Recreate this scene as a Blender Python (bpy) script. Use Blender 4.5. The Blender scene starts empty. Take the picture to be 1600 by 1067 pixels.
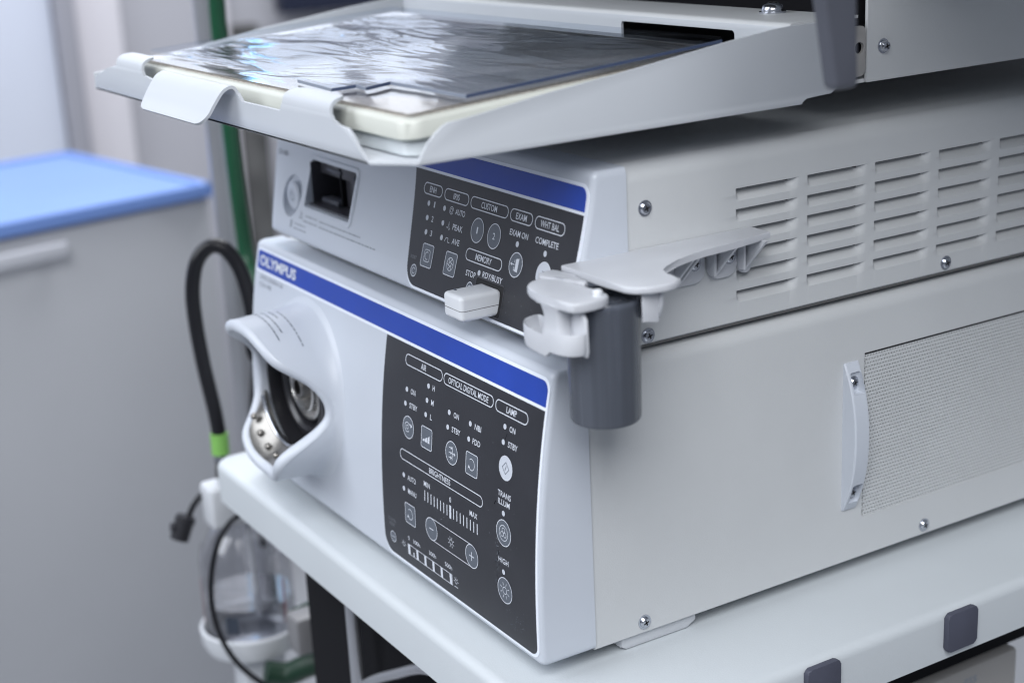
import bpy, bmesh, math, random
import numpy as np
from mathutils import Vector, Matrix, noise
random.seed(7)
sc = bpy.context.scene
col = sc.collection
K = 0.001                                    # everything below is written in millimetres

# ---------------------------------------------------------------- camera
FPX, YAW, PIT, ROLL = 2451.05, 2.60402532, 0.301859499, -0.0504942663
CAM = np.array([575.43, -381.62, 375.49])
_d = np.array([math.cos(PIT)*math.cos(YAW), math.cos(PIT)*math.sin(YAW), -math.sin(PIT)])
_r = np.cross(_d, [0, 0, 1]); _r /= np.linalg.norm(_r); _u = np.cross(_r, _d)
RR = math.cos(ROLL)*_r + math.sin(ROLL)*_u
UU = -math.sin(ROLL)*_r + math.cos(ROLL)*_u
cd = bpy.data.cameras.new('camera'); cam = bpy.data.objects.new('camera', cd); col.objects.link(cam)
m = Matrix(((RR[0], UU[0], -_d[0]), (RR[1], UU[1], -_d[1]), (RR[2], UU[2], -_d[2])))
cam.matrix_world = Matrix.Translation(Vector(CAM*K)) @ m.to_4x4()
cd.sensor_width = 36; cd.lens = FPX/1600*36; cd.clip_start = 0.02; cd.clip_end = 60
cd.dof.use_dof = True; cd.dof.focus_distance = 0.785; cd.dof.aperture_fstop = 5.8; cd.dof.aperture_blades = 9
sc.camera = cam

def at(px, py, ax, val):
    """point on the plane (axis ax = val) seen at pixel px,py of the 1600x1067 photograph"""
    v = (px-800)/FPX*RR - (py-533.5)/FPX*UU + _d
    t = (val-CAM[ax])/v[ax]
    return CAM + t*v

# ---------------------------------------------------------------- light
w = bpy.data.worlds.new('World'); sc.world = w; w.use_nodes = True
nt = w.node_tree; bg = nt.nodes['Background']
tc = nt.nodes.new('ShaderNodeTexCoord'); sx = nt.nodes.new('ShaderNodeSeparateXYZ'); cr = nt.nodes.new('ShaderNodeValToRGB')
nt.links.new(tc.outputs['Generated'], sx.inputs[0])
mp = nt.nodes.new('ShaderNodeMapRange'); mp.inputs['From Min'].default_value = -1; mp.inputs['From Max'].default_value = 1
nt.links.new(sx.outputs['Z'], mp.inputs['Value']); nt.links.new(mp.outputs[0], cr.inputs[0]); nt.links.new(cr.outputs[0], bg.inputs[0])
cr.color_ramp.elements[0].color = (.20, .22, .27, 1); cr.color_ramp.elements[1].color = (.80, .87, 1, 1)
cr.color_ramp.elements[0].position = .25; cr.color_ramp.elements[1].position = .85
bg.inputs[1].default_value = 0.40

def area(name, loc, tgt, sx_, sy_, power, color):
    l = bpy.data.lights.new(name, 'AREA'); l.shape = 'RECTANGLE'; l.size = sx_*K; l.size_y = sy_*K
    l.energy = power; l.color = color
    o = bpy.data.objects.new(name, l); col.objects.link(o)
    o.location = Vector(loc)*K
    o.rotation_euler = (Vector(tgt)-Vector(loc)).to_track_quat('-Z', 'Y').to_euler()
    return o
area('ceiling_light_front', (-700, -1700, 1300), (-150, 0, 100), 1500, 1500, 34, (.90, .94, 1))
area('ceiling_light_side', (1350, -950, 1700), (0, 150, 100), 1300, 1300, 53, (.96, .975, 1))
area('ceiling_light_room', (-1500, 700, 1900), (-1700, 300, -200), 1500, 1500, 60, (.95, .965, 1))
for wy, ww, pw in ((515, 170, .36), (742, 190, .42), (945, 120, .25)):
    area('film_reflection_light', (-2110, wy, 700), (-1000, wy, 700), ww, 430, pw*1.35, (.90, .94, 1))  # added lamps, split in strips to give the film broken white reflections
area('blue_reflection_light', (-2095, 628, 640), (-1000, 628, 640), 70, 300, .34, (.05, .42, .8))  # added blue lamp, only there for the cyan reflection in the film
vs = sc.view_settings; vs.view_transform = 'Standard'; vs.look = 'None'; vs.exposure = 0; vs.gamma = 1; vs.use_curve_mapping = False
sc.cycles.use_denoising = True; sc.cycles.filter_width = 1.15
sc.cycles.max_bounces = 8; sc.cycles.transparent_max_bounces = 12; sc.cycles.sample_clamp_indirect = 6

# ---------------------------------------------------------------- materials
def mat(name, c, rough=.5, metal=0, spec=.5, bump=0, bscale=400, cvar=0, cscale=30, coat=0, streak=None, trans=0, alpha=1, ior=1.5, bdist=.0003):
    M = bpy.data.materials.new(name); M.use_nodes = True; n = M.node_tree.nodes; L = M.node_tree.links
    b = n['Principled BSDF']
    b.inputs['Base Color'].default_value = (*c, 1); b.inputs['Roughness'].default_value = rough
    b.inputs['Metallic'].default_value = metal; b.inputs['Specular IOR Level'].default_value = spec
    b.inputs['Coat Weight'].default_value = coat; b.inputs['Transmission Weight'].default_value = trans
    b.inputs['Alpha'].default_value = alpha; b.inputs['IOR'].default_value = ior
    t = n.new('ShaderNodeTexCoord')
    if cvar:
        z = n.new('ShaderNodeTexNoise'); z.inputs['Scale'].default_value = cscale; z.inputs['Detail'].default_value = 6
        mpn = n.new('ShaderNodeMapping'); L.new(t.outputs['Object'], mpn.inputs[0]); L.new(mpn.outputs[0], z.inputs[0])
        if streak: mpn.inputs['Scale'].default_value = streak
        r = n.new('ShaderNodeMapRange'); r.inputs['To Min'].default_value = 1-cvar; r.inputs['To Max'].default_value = 1+cvar
        r.inputs['From Min'].default_value = .3; r.inputs['From Max'].default_value = .7
        L.new(z.outputs[0], r.inputs[0])
        v = n.new('ShaderNodeVectorMath'); v.operation = 'SCALE'; v.inputs[0].default_value = c
        L.new(r.outputs[0], v.inputs['Scale']); L.new(v.outputs[0], b.inputs['Base Color'])
        r2 = n.new('ShaderNodeMapRange'); r2.inputs['To Min'].default_value = max(.02, rough-.07); r2.inputs['To Max'].default_value = min(1, rough+.07)
        L.new(z.outputs[0], r2.inputs[0]); L.new(r2.outputs[0], b.inputs['Roughness'])
    if bump:
        z2 = n.new('ShaderNodeTexNoise'); z2.inputs['Scale'].default_value = bscale; z2.inputs['Detail'].default_value = 3
        L.new(t.outputs['Object'], z2.inputs[0])
        bp = n.new('ShaderNodeBump'); bp.inputs['Strength'].default_value = bump; bp.inputs['Distance'].default_value = bdist
        L.new(z2.outputs[0], bp.inputs['Height']); L.new(bp.outputs[0], b.inputs['Normal'])
    return M
M_case = mat('painted_sheet_steel', (.56, .575, .585), .42, bump=.25, bscale=1500, cvar=.025, cscale=14)
M_case2 = mat('painted_sheet_steel_shelf', (.54, .575, .60), .40, bump=.3, bscale=1300, cvar=.025, cscale=10)
M_bez = mat('white_abs', (.54, .575, .635), .36, bump=.12, bscale=1800, cvar=.015, cscale=20)
M_gap = mat('dark_gap', (.012, .012, .014), .8)
M_seam = mat('dark_grey_seam', (.12, .12, .12), .8)  # dark grey for joint strips and base plate
M_panel = mat('dark_membrane', (.024, .025, .031), .32, spec=.5, bump=.10, bscale=900, cvar=.10, cscale=40)
M_blue = mat('blue_print', (.010, .050, .36), .36, cvar=.05, cscale=60, bump=.08, bscale=1200)
M_print = mat('pale_print', (.62, .65, .71), .5)
M_border = mat('white_border', (.80, .84, .92), .4)
M_printd = mat('dim_print', (.16, .17, .19), .5)
M_key = mat('grey_membrane_key', (.10, .115, .14), .38, bump=.1, bscale=900)
M_whitekey = mat('white_membrane_key', (.54, .57, .63), .45)
M_ink = mat('dark_ink', (.10, .12, .15), .6)
M_inkp = mat('faded_ink', (.26, .29, .33), .6)
M_steel = mat('zinc_screw', (.55, .57, .62), .22, metal=1, cvar=.1, cscale=900)
M_chrome = mat('bright_chrome', (.78, .77, .75), .28, metal=1, cvar=.08, cscale=200)
M_brass = mat('worn_nickel', (.25, .24, .225), .30, metal=1, cvar=.12, cscale=250)
M_black = mat('black_plastic', (.022, .022, .026), .28)
M_dkgrey = mat('dark_grey_plastic', (.05, .05, .06), .4)
M_blackm = mat('black_matt', (.008, .008, .010), .8, spec=.12)
M_cup = mat('grey_plastic_cup', (.082, .092, .115), .26, cvar=.22, cscale=160, streak=(1, 1, .02), bump=.1, bscale=700)  # vertical streaks in the colour imitate gloss reflections
M_hook = mat('grey_plastic_hook', (.075, .08, .10), .42, cvar=.06, cscale=40)
M_pad = mat('grey_rubber_pad', (.062, .066, .095), .6, bump=.4, bscale=1600, cvar=.05, cscale=80)
M_brk = mat('white_bracket_plastic', (.56, .575, .61), .42, bump=.15, bscale=1500, cvar=.03, cscale=50)
M_usb = mat('white_usb_plastic', (.72, .74, .77), .33, cvar=.02, cscale=80)
M_tray = mat('white_tray_steel', (.50, .525, .56), .36, bump=.2, bscale=1400, cvar=.02, cscale=12)
M_kb1 = mat('yellowed_keyboard_shell', (.57, .585, .535), .4, cvar=.04, cscale=25)
M_kb2 = mat('white_keyboard_base', (.56, .60, .62), .4)
M_kbtop = mat('grey_brown_keyboard_cloth', (.56, .52, .465), .7, cvar=.25, cscale=500, bump=.5, bscale=1800)
M_bluetop = mat('blue_trolley_top', (.16, .27, .60), .5, cvar=.04, cscale=5)
M_cab = mat('grey_cabinet', (.44, .45, .475), .5, cvar=.05, cscale=2)
M_handle = mat('pale_handle', (.50, .51, .55), .5)
M_wall = mat('grey_violet_wall', (.42, .42, .455), .8, cvar=.04, cscale=2)
M_cream = mat('cream_door_panel', (.72, .70, .74), .6, cvar=.03, cscale=2)
M_whited = mat('white_door', (.66, .70, .80), .5, cvar=.02, cscale=3)
M_frame = mat('grey_door_frame', (.34, .34, .38), .4)
M_navy = mat('navy_screen', (.015, .02, .045), .4)
M_floor = mat('vinyl_floor', (.30, .31, .33), .4, cvar=.08, cscale=6)
M_green = mat('green_hose', (.006, .065, .028), .35, cvar=.05, cscale=40)
M_lime = mat('lime_collar', (.20, .45, .10), .5)
M_hose = mat('black_hose', (.010, .010, .013), .3, spec=.35)
M_pole = mat('pole_steel', (.42, .43, .46), .3, metal=.7, cvar=.05, cscale=20)
M_dgreen = mat('dark_green_hose', (.004, .03, .015), .5)
M_label = mat('blue_grey_label', (.03, .04, .06), .5)
M_red = mat('red_print', (.28, .10, .11), .5)
M_wht = mat('white_plastic', (.55, .57, .60), .4, cvar=.02, cscale=30)
M_mid = mat('mid_grey_plastic', (.2, .2, .21), .5)
M_dev = mat('beige_grey_console', (.36, .35, .34), .5, cvar=.03, cscale=30, bump=.1, bscale=1500)
M_speckle = mat('speckled_grey_column', (.07, .07, .07), .6, cvar=.6, cscale=9, streak=(1, 1, 1))

def film_material():
    M = bpy.data.materials.new('clear_film'); M.use_nodes = True; n = M.node_tree.nodes; L = M.node_tree.links
    for x in list(n): n.remove(x)
    o = n.new('ShaderNodeOutputMaterial'); mx = n.new('ShaderNodeMixShader'); g = n.new('ShaderNodeBsdfGlossy'); t = n.new('ShaderNodeBsdfTransparent')
    f = n.new('ShaderNodeFresnel'); f.inputs['IOR'].default_value = 1.55
    a = n.new('ShaderNodeMath'); a.operation = 'MULTIPLY_ADD'; a.inputs[1].default_value = 1.0; a.inputs[2].default_value = .01; a.use_clamp = True
    t.inputs[0].default_value = (.86, .87, .90, 1); g.inputs['Roughness'].default_value = .10
    L.new(f.outputs[0], a.inputs[0]); L.new(a.outputs[0], mx.inputs[0]); L.new(t.outputs[0], mx.inputs[1]); L.new(g.outputs[0], mx.inputs[2]); L.new(mx.outputs[0], o.inputs[0])
    return M
M_film = film_material()
def clear(name, tint, k, rough, ior=1.5):
    M = bpy.data.materials.new(name); M.use_nodes = True; n = M.node_tree.nodes; L = M.node_tree.links
    for x in list(n): n.remove(x)
    o = n.new('ShaderNodeOutputMaterial'); mx = n.new('ShaderNodeMixShader'); g = n.new('ShaderNodeBsdfGlossy'); t = n.new('ShaderNodeBsdfTransparent')
    lw = n.new('ShaderNodeLayerWeight'); lw.inputs['Blend'].default_value = .35
    a = n.new('ShaderNodeMath'); a.operation = 'MULTIPLY'; a.inputs[1].default_value = k; a.use_clamp = True
    t.inputs[0].default_value = (*tint, 1); g.inputs['Roughness'].default_value = rough
    L.new(lw.outputs['Facing'], a.inputs[0]); L.new(a.outputs[0], mx.inputs[0]); L.new(t.outputs[0], mx.inputs[1]); L.new(g.outputs[0], mx.inputs[2]); L.new(mx.outputs[0], o.inputs[0])
    return M
M_btl = clear('clear_bottle_plastic', (.93, .93, .94), .5, .08)
M_water = clear('clear_water', (.85, .86, .88), .35, .05)
M_cover = clear('clear_rigid_cover', (.93, .95, .98), .10, .06)
M_edge2 = mat('lit_cover_edge', (.22, .25, .31), .3)  # edge tone follows facing: front runs painted lighter, side runs darker, as if lit
M_edge = mat('shaded_cover_edge', (.05, .07, .13), .3)

# ---------------------------------------------------------------- mesh builder
class MB:
    def __init__(s): s.v = []; s.f = []; s.m = []; s.mats = []
    def mi(s, m):
        if m not in s.mats: s.mats.append(m)
        return s.mats.index(m)
    def add(s, vs, fs, m):
        b = len(s.v); k = s.mi(m); s.v += [tuple(float(c) for c in p) for p in vs]
        for f in fs: s.f.append([b+i for i in f]); s.m.append(k)
        return s
    def box(s, x0, x1, y0, y1, z0, z1, m, r=0, seg=2, M=None):
        b = bmesh.new(); bmesh.ops.create_cube(b, size=1)
        for v in b.verts: v.co = Vector(((x0+x1)/2+v.co.x*(x1-x0), (y0+y1)/2+v.co.y*(y1-y0), (z0+z1)/2+v.co.z*(z1-z0)))
        if r: bmesh.ops.bevel(b, geom=b.edges[:], offset=r, segments=seg, profile=.5, affect='EDGES')
        return s.bm(b, m, M)
    def bm(s, b, m, M=None):
        b.verts.ensure_lookup_table()
        if M is not None: b.transform(M)
        b.verts.index_update()
        s.add([v.co[:] for v in b.verts], [[v.index for v in f.verts] for f in b.faces], m); b.free(); return s
    def prism(s, poly, fn, t0, t1, m, r=0, seg=2, caps=(1, 1)):
        """poly in 2D, fn(u,v,t)->xyz, solid between t0 and t1, edges of both faces bevelled by r"""
        b = bmesh.new()
        bot = [b.verts.new((u, v, t0)) for u, v in poly]; top = [b.verts.new((u, v, t1)) for u, v in poly]
        n = len(poly); fb = b.faces.new(bot[::-1]); ft = b.faces.new(top)
        for i in range(n): b.faces.new((bot[i], bot[(i+1) % n], top[(i+1) % n], top[i]))
        if r:
            eds = set()
            if caps[0]: eds |= set(fb.edges)
            if caps[1]: eds |= set(ft.edges)
            bmesh.ops.bevel(b, geom=list(eds), offset=r, segments=seg, profile=.5, affect='EDGES', clamp_overlap=True)
        for v in b.verts: v.co = Vector(fn(*v.co))
        bmesh.ops.recalc_face_normals(b, faces=b.faces)
        return s.bm(b, m)
    def lathe(s, prof, c, ax, m, n=40, close=False):
        """prof [(r,h)] around axis ax ('x','y','z') through c"""
        vs = []; fs = []
        for r, h in prof:
            for i in range(n):
                a = 2*math.pi*i/n; p, q = r*math.cos(a), r*math.sin(a)
                vs.append({'z': (c[0]+p, c[1]+q, c[2]+h), 'y': (c[0]+q, c[1]+h, c[2]+p), 'x': (c[0]+h, c[1]+p, c[2]+q)}[ax])
        k = len(prof)
        for j in range(k-1):
            for i in range(n): fs.append([j*n+i, j*n+(i+1) % n, (j+1)*n+(i+1) % n, (j+1)*n+i])
        if prof[0][0] > 1e-6: fs.append([i for i in range(n)][::-1])
        if prof[-1][0] > 1e-6 and not close: fs.append([(k-1)*n+i for i in range(n)])
        return s.add(vs, fs, m)
    def tube(s, pts, r, m, n=14, sub=10, rr=None):
        P = [Vector(p) for p in pts]
        if sub > 1 and len(P) > 2:
            Q = []
            for i in range(len(P)-1):
                p0 = P[max(i-1, 0)]; p1 = P[i]; p2 = P[i+1]; p3 = P[min(i+2, len(P)-1)]
                for k in range(sub):
                    t = k/sub
                    Q.append(.5*((2*p1)+(-p0+p2)*t+(2*p0-5*p1+4*p2-p3)*t*t+(-p0+3*p1-3*p2+p3)*t**3))
            P = Q+[P[-1]]
        vs = []; fs = []; ref = Vector((.13, .2, .97)); pn = None
        for i, p in enumerate(P):
            d = (P[min(i+1, len(P)-1)]-P[max(i-1, 0)]).normalized()
            if pn is None: pn = d.cross(ref).normalized()
            pn = (pn-d*pn.dot(d)).normalized(); b = d.cross(pn)
            q = r if rr is None else rr(i/(len(P)-1))
            for k in range(n):
                a = 2*math.pi*k/n; vs.append(p+pn*q*math.cos(a)+b*q*math.sin(a))
        for i in range(len(P)-1):
            for k in range(n): fs.append([i*n+k, i*n+(k+1) % n, (i+1)*n+(k+1) % n, (i+1)*n+k])
        fs.append(list(range(n))[::-1]); fs.append([(len(P)-1)*n+k for k in range(n)])
        return s.add(vs, fs, m)
    def grid(s, rows, m, closed=False, cap=False):
        n = len(rows[0]); vs = [p for r in rows for p in r]; fs = []
        for i in range(len(rows)-1):
            for j in range(n if closed else n-1): fs.append([i*n+j, i*n+(j+1) % n, (i+1)*n+(j+1) % n, (i+1)*n+j])
        if cap: fs.append(list(range(n))[::-1]); fs.append([(len(rows)-1)*n+j for j in range(n)])
        return s.add(vs, fs, m)
    def build(s, name, parent=None, base=None, sharp=35, M=None, fixn=True):
        me = bpy.data.meshes.new(name); bs = Vector(base) if base is not None else (Vector(parent['_b']) if parent else Vector((0, 0, 0)))
        me.from_pydata([((Vector(p)-bs)*K)[:] for p in s.v], [], s.f)
        for x in s.mats: me.materials.append(x)
        me.polygons.foreach_set('material_index', s.m)
        if fixn:
            b = bmesh.new(); b.from_mesh(me); bmesh.ops.recalc_face_normals(b, faces=b.faces); b.to_mesh(me); b.free()
        me.polygons.foreach_set('use_smooth', [True]*len(me.polygons)); me.set_sharp_from_angle(angle=math.radians(sharp)); me.update()
        o = bpy.data.objects.new(name, me); col.objects.link(o); o['_b'] = tuple(bs)
        if parent is not None: o.parent = parent
        else: o.location = bs*K
        return o
def thing(name, label, cat, base, group=None):
    o = bpy.data.objects.new(name, None); col.objects.link(o); o.location = Vector(base)*K; o['_b'] = tuple(float(x) for x in base)
    o.empty_display_size = .02; o['label'] = label; o['category'] = cat
    if group: o['group'] = group
    return o
def tag(o, label, cat, group=None, kind=None):
    if label: o['label'] = label
    if cat: o['category'] = cat
    if group: o['group'] = group
    if kind: o['kind'] = kind
    return o
def cut(o, mbs):
    """boolean-subtract builders from object o (result stored as its mesh)"""
    cs = []
    for c in mbs:
        k = c.build('cutter', None, base=o['_b']); k.location = (0, 0, 0); cs.append(k)
        md = o.modifiers.new('b', 'BOOLEAN'); md.operation = 'DIFFERENCE'; md.object = k; md.solver = 'EXACT'
    loc = o.location.copy(); par = o.parent; o.parent = None; o.location = (0, 0, 0)
    bpy.context.view_layer.update(); dg = bpy.context.evaluated_depsgraph_get()
    me = bpy.data.meshes.new_from_object(o.evaluated_get(dg)); o.modifiers.clear(); o.data = me
    me.polygons.foreach_set('use_smooth', [True]*len(me.polygons)); me.set_sharp_from_angle(angle=math.radians(30))
    for k in cs: bpy.data.objects.remove(k)
    o.location = loc; o.parent = par
    return o
def rrect(x0, x1, y0, y1, r, n=6):
    rs = r if isinstance(r, (list, tuple)) else [r]*4           # corners: x0y0, x1y0, x1y1, x0y1
    out = []
    for (cx, cy, sx_, sy_, a0, q) in ((x0, y0, 1, 1, 180, rs[0]), (x1, y0, -1, 1, 270, rs[1]), (x1, y1, -1, -1, 0, rs[2]), (x0, y1, 1, -1, 90, rs[3])):
        if q <= 0: out.append((cx, cy)); continue
        for i in range(n+1):
            a = math.radians(a0+90*i/n); out.append((cx+sx_*q+q*math.cos(a), cy+sy_*q+q*math.sin(a)))
    return out
def circle(cx, cy, r, n=28): return [(cx+r*math.cos(2*math.pi*i/n), cy+r*math.sin(2*math.pi*i/n)) for i in range(n)]
def arc(cx, cy, r, a0, a1, n=18): return [(cx+r*math.cos(math.radians(a0+(a1-a0)*i/n)), cy+r*math.sin(math.radians(a0+(a1-a0)*i/n))) for i in range(n+1)]
PXZ = lambda u, v, t: (u, t, v)      # polygon in x-z, thickness along y
PYZ = lambda u, v, t: (t, u, v)      # polygon in y-z, thickness along x
PXY = lambda u, v, t: (u, v, t)

# ---- text as 2D meshes
def text2d(s, bold=0):
    c = bpy.data.curves.new('t', 'FONT'); c.body = s; c.size = 1; c.offset = bold; c.resolution_u = 3
    o = bpy.data.objects.new('t', c); col.objects.link(o); bpy.context.view_layer.update()
    me = bpy.data.meshes.new_from_object(o.evaluated_get(bpy.context.evaluated_depsgraph_get()))
    v = [(p.co.x, p.co.y) for p in me.vertices]; f = [list(p.vertices) for p in me.polygons]
    bpy.data.objects.remove(o); bpy.data.meshes.remove(me)
    x0 = min(p[0] for p in v); x1 = max(p[0] for p in v); y0 = min(p[1] for p in v); y1 = max(p[1] for p in v)
    return [((p[0]-x0)/(x1-x0), (p[1]-y0)/(y1-y0)) for p in v], f

class Print:
    """flat print laid on a surface fn(u,v,off)->xyz"""
    def __init__(s, fn): s.fn = fn; s.mb = MB()
    def text(s, t, cx, cz, wd, h, m=M_print, off=.22, bold=.010, rot=0):
        v, f = text2d(t, bold); ca, sa = math.cos(rot), math.sin(rot); o = []
        for a, b in v:
            p, q = (a-.5)*wd, (b-.5)*h; o.append(s.fn(cx+p*ca-q*sa, cz+p*sa+q*ca, off))
        s.mb.add(o, f, m); return s
    def line(s, pts, wd, m=M_print, off=.22, closed=False):
        n = len(pts); P = [Vector(p) for p in pts]; L = []; R = []
        for i in range(n):
            a = P[i-1] if (i or closed) else P[i]; b = P[(i+1) % n] if (i < n-1 or closed) else P[i]
            d1 = (P[i]-a); d2 = (b-P[i]); d1 = d1.normalized() if d1.length > 1e-6 else d2.normalized(); d2 = d2.normalized() if d2.length > 1e-6 else d1
            nn = Vector((-(d1.y+d2.y), d1.x+d2.x)); nn = nn.normalized() if nn.length > 1e-6 else Vector((-d1.y, d1.x))
            k = wd/2/max(.5, nn.dot(Vector((-d1.y, d1.x)))); L.append(P[i]+nn*k); R.append(P[i]-nn*k)
        vs = [s.fn(p.x, p.y, off) for p in L]+[s.fn(p.x, p.y, off) for p in R]
        fs = [[i, (i+1) % n, n+(i+1) % n, n+i] for i in range(n if closed else n-1)]
        s.mb.add(vs, fs, m); return s
    def fill(s, poly, m, off=.2):
        cx = sum(p[0] for p in poly)/len(poly); cz = sum(p[1] for p in poly)/len(poly)
        n = len(poly); vs = [s.fn(cx, cz, off)]+[s.fn(cx+(p[0]-cx)*.5, cz+(p[1]-cz)*.5, off) for p in poly]+[s.fn(*p, off) for p in poly]
        fs = [[0, 1+i, 1+(i+1) % n] for i in range(n)]+[[1+i, 1+n+i, 1+n+(i+1) % n, 1+(i+1) % n] for i in range(n)]
        s.mb.add(vs, fs, m); return s
def surf_fn(T):
    zs = [a for a, b in T]; ys = [b for a, b in T]
    # smooth interpolation through the measured profile
    co = np.polyfit(zs, ys, 3)
    return lambda z: float(np.polyval(co, z))
Fz = surf_fn([(7, -31.7), (29, -31.7), (56, -30.7), (81, -28.3), (106, -25.3), (130, -21.6), (143, -18.2)])
Gz = surf_fn([(157, -12.6), (165, -10.5), (177, -7.2), (197, -1.1), (218, 4), (229, 6.2)])
low = lambda u, v, t: (u, Fz(v)-t, v)
upp = lambda u, v, t: (u, Gz(v)-t, v)

# ================================================================= SETTING
fl = MB().box(-3600, 2600, -2600, 3200, -890, -870, M_floor).build('floor', base=(0, 0, -870)); tag(fl, None, None, kind='structure')
wl = MB(); wl.box(-2310, -2205, -1600, 3000, -870, 1700, M_wall)
wl = wl.build('wall', base=(-2205, 0, -870)); tag(wl, None, None, kind='structure')
t = thing('sliding_door', 'white sliding door in grey frame behind the blue trolley', 'door', (-2160, 100, -870))
MB().box(-2195, -2150, -900, 365, -868, 1500, M_whited, 4).build('door_leaf', t)
MB().box(-2203, -2130, 367, 400, -868, 1520, M_frame, 3).build('door_frame', t)
t = MB().box(-2203, -2170, 402, 492, -868, 1500, M_cream, 6).build('wall_panel', base=(-2190, 446, -870)); tag(t, 'tall cream panel between the door frame and the grey wall', 'wall panel')
t = MB().box(-2203, -2185, 650, 698, -868, 1500, M_cream, 6).build('wall_post', base=(-2190, 736, -870)); tag(t, 'pale narrow post behind the green hose', 'wall post')
t = MB().box(-2203, -2180, 700, 752, -868, 96, M_speckle, 6).build('curtain_column', base=(-2190, 800, -870)); tag(t, 'dark speckled column behind the processor stack', 'column')
t = thing('wall_screen', 'dark navy screen on the wall seen above the keyboard tray', 'screen', (-2150, 1000, 105))
MB().box(-2184, -2140, 786, 1400, 112, 410, M_navy, 6).build('screen_panel', t)
MB().box(-2184, -2120, 1060, 1120, 60, 112, M_frame, 6).build('mount', t)

# ---- blue-topped trolley
c0 = Vector((-1254, 292, 0)); uu = Vector((-.9835, -.181, 0)); vv = Vector((.181, -.9835, 0))
t = thing('trolley', 'grey trolley cabinet with a bright blue top', 'trolley', (-1380, 20, -870))
mtx = Matrix(((uu.x, vv.x, 0, c0.x), (uu.y, vv.y, 0, c0.y), (0, 0, 1, 0), (0, 0, 0, 1)))
mb = MB(); mb.box(0, 385, 0, 640, -14, 0, M_bluetop, 5, M=mtx)
for a in ((0, 385, 0, 12), (0, 385, 628, 640), (0, 12, 0, 640), (373, 385, 0, 640)): mb.box(a[0]+.5, a[1]-.5, a[2]+.5, a[3]-.5, -6, 4, M_bluetop, 2, M=mtx)
mb.build('top', t)
MB().box(12, 372, 2, 628, -800, -16, M_cab, 4, M=mtx).build('cabinet', t)
h = MB(); h.box(-10, -2, 206, 330, -47, -29, M_handle, 3, M=mtx); h.box(-3, 14, 214, 226, -43, -33, M_cream, 1, M=mtx); h.box(-3, 14, 310, 322, -43, -33, M_cream, 1, M=mtx)
h.build('drawer_handle', t)
for a, b in ((30, 30), (350, 30), (30, 600), (350, 600)):
    MB().lathe([(8, -70), (30, -70), (32, -60), (32, -10), (30, 0), (8, 0)], mtx @ Vector((a, b, -800)), 'y', M_black).build('castor', t)

# ================================================================= CART
cart = thing('cart_shelf', 'white steel cart shelf carrying the stacked units, two grey pads on its edge', 'shelf', (-165, 180, -36))
def shelf_mesh(mb, x0, x1, y0, y1, z0, z1, r, m):
    rows = []
    for k in range(7):
        a = math.radians(90*k/6); i = r*(1-math.sin(a)); z = z1-r*(1-math.cos(a)) if False else z1-r+r*math.cos(a)
        i = r-r*math.sin(a); rows.append([(p[0], p[1], z) for p in rrect(x0+i, x1-i, y0+i, y1-i, max(1, 14-i), 6)])
    rows.append([(p[0], p[1], z0) for p in rrect(x0, x1, y0, y1, 14, 6)])
    rows.append([(p[0], p[1], z0) for p in rrect(x0+1.6, x1-1.6, y0+1.6, y1-1.6, 12.4, 6)])
    rows.append([(p[0], p[1], z1-2) for p in rrect(x0+1.6, x1-1.6, y0+1.6, y1-1.6, 12.4, 6)])
    mb.grid(rows, m, closed=True, cap=True)
mb = MB(); shelf_mesh(mb, -391, 61, -49, 430, -36, -8, 5.5, M_case2); mb.build('shelf_board', cart)
for y0 in (176, 80.5):
    MB().prism(rrect(y0, y0+21.2, -31, -9.6, 2.2), PYZ, 61.1, 64.6, M_pad, .7).build('rubber_pad', cart)
for x in (-372, 42):
    for y in (395,):
        MB().box(x-12, x+12, y, y+26, -860, -37, M_case2, 3).build('upright', cart)
mb = MB(); shelf_mesh(mb, -391, 61, -20, 430, -330, -300, 5.5, M_case2); mb.build('lower_shelf', cart)

# lower console under the shelf
t = thing('console', 'beige grey console on the cart below the main shelf', 'medical console', (-180, 170, -300))
MB().box(-345, 0, 60, 307, -298, -97.5, M_dev, 3).build('case', t)
MB().box(-345, 0, 50, 59.5, -298, -98, M_blackm, 2).build('front_panel', t)
P = Print(lambda u, v, o: (o, u, v)); P.text('ess', 266, -106.5, 11, 5, M_inkp, .15); P.mb.build('lettering', t)

# ================================================================= LOWER UNIT (light source)
def bezel_mesh(T, x0, x1, z0, z1, yb, rtop, rbot, rc=3.2, slant=None):
    mb = MB(); zs = []
    for k in range(6): a = math.radians(90*k/5); zs.append((z0+rbot*(1-math.sin(math.radians(90)-a)) if False else z0+rbot-rbot*math.cos(a), rbot-rbot*math.sin(a)))
    n = 26
    for k in range(1, n): zs.append((z0+rbot+(z1-rtop-z0-rbot)*k/n, 0))
    for k in range(7): a = math.radians(90*k/6); zs.append((z1-rtop+rtop*math.sin(a), rtop-rtop*math.cos(a)))
    rows = []
    for z, i in zs:
        zc = min(max(z, z0+3), z1-4); yf = T(zc)+i; sl = slant(z) if slant else 0
        rr_ = max(.6, rc-i*.3)
        rows.append([(p[0], p[1], z) for p in rrect(x0+i*.8+sl, x1-i*.6, yf, yb, [rr_*1.6, rr_, 0, 0], 5)])
    mb.grid(rows, M_bez, closed=True, cap=True)
    return mb
LS = thing('light_source', 'taller white endoscopy light source unit with hooded scope socket, lower of the stack', 'medical device', (-175, 220, -8))
bz = bezel_mesh(Fz, -348.5, 1.4, 1.5, 147.5, -.25, 4.0, 3, slant=lambda z: .02*(145-z)*0).build('front_bezel', LS)
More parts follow.
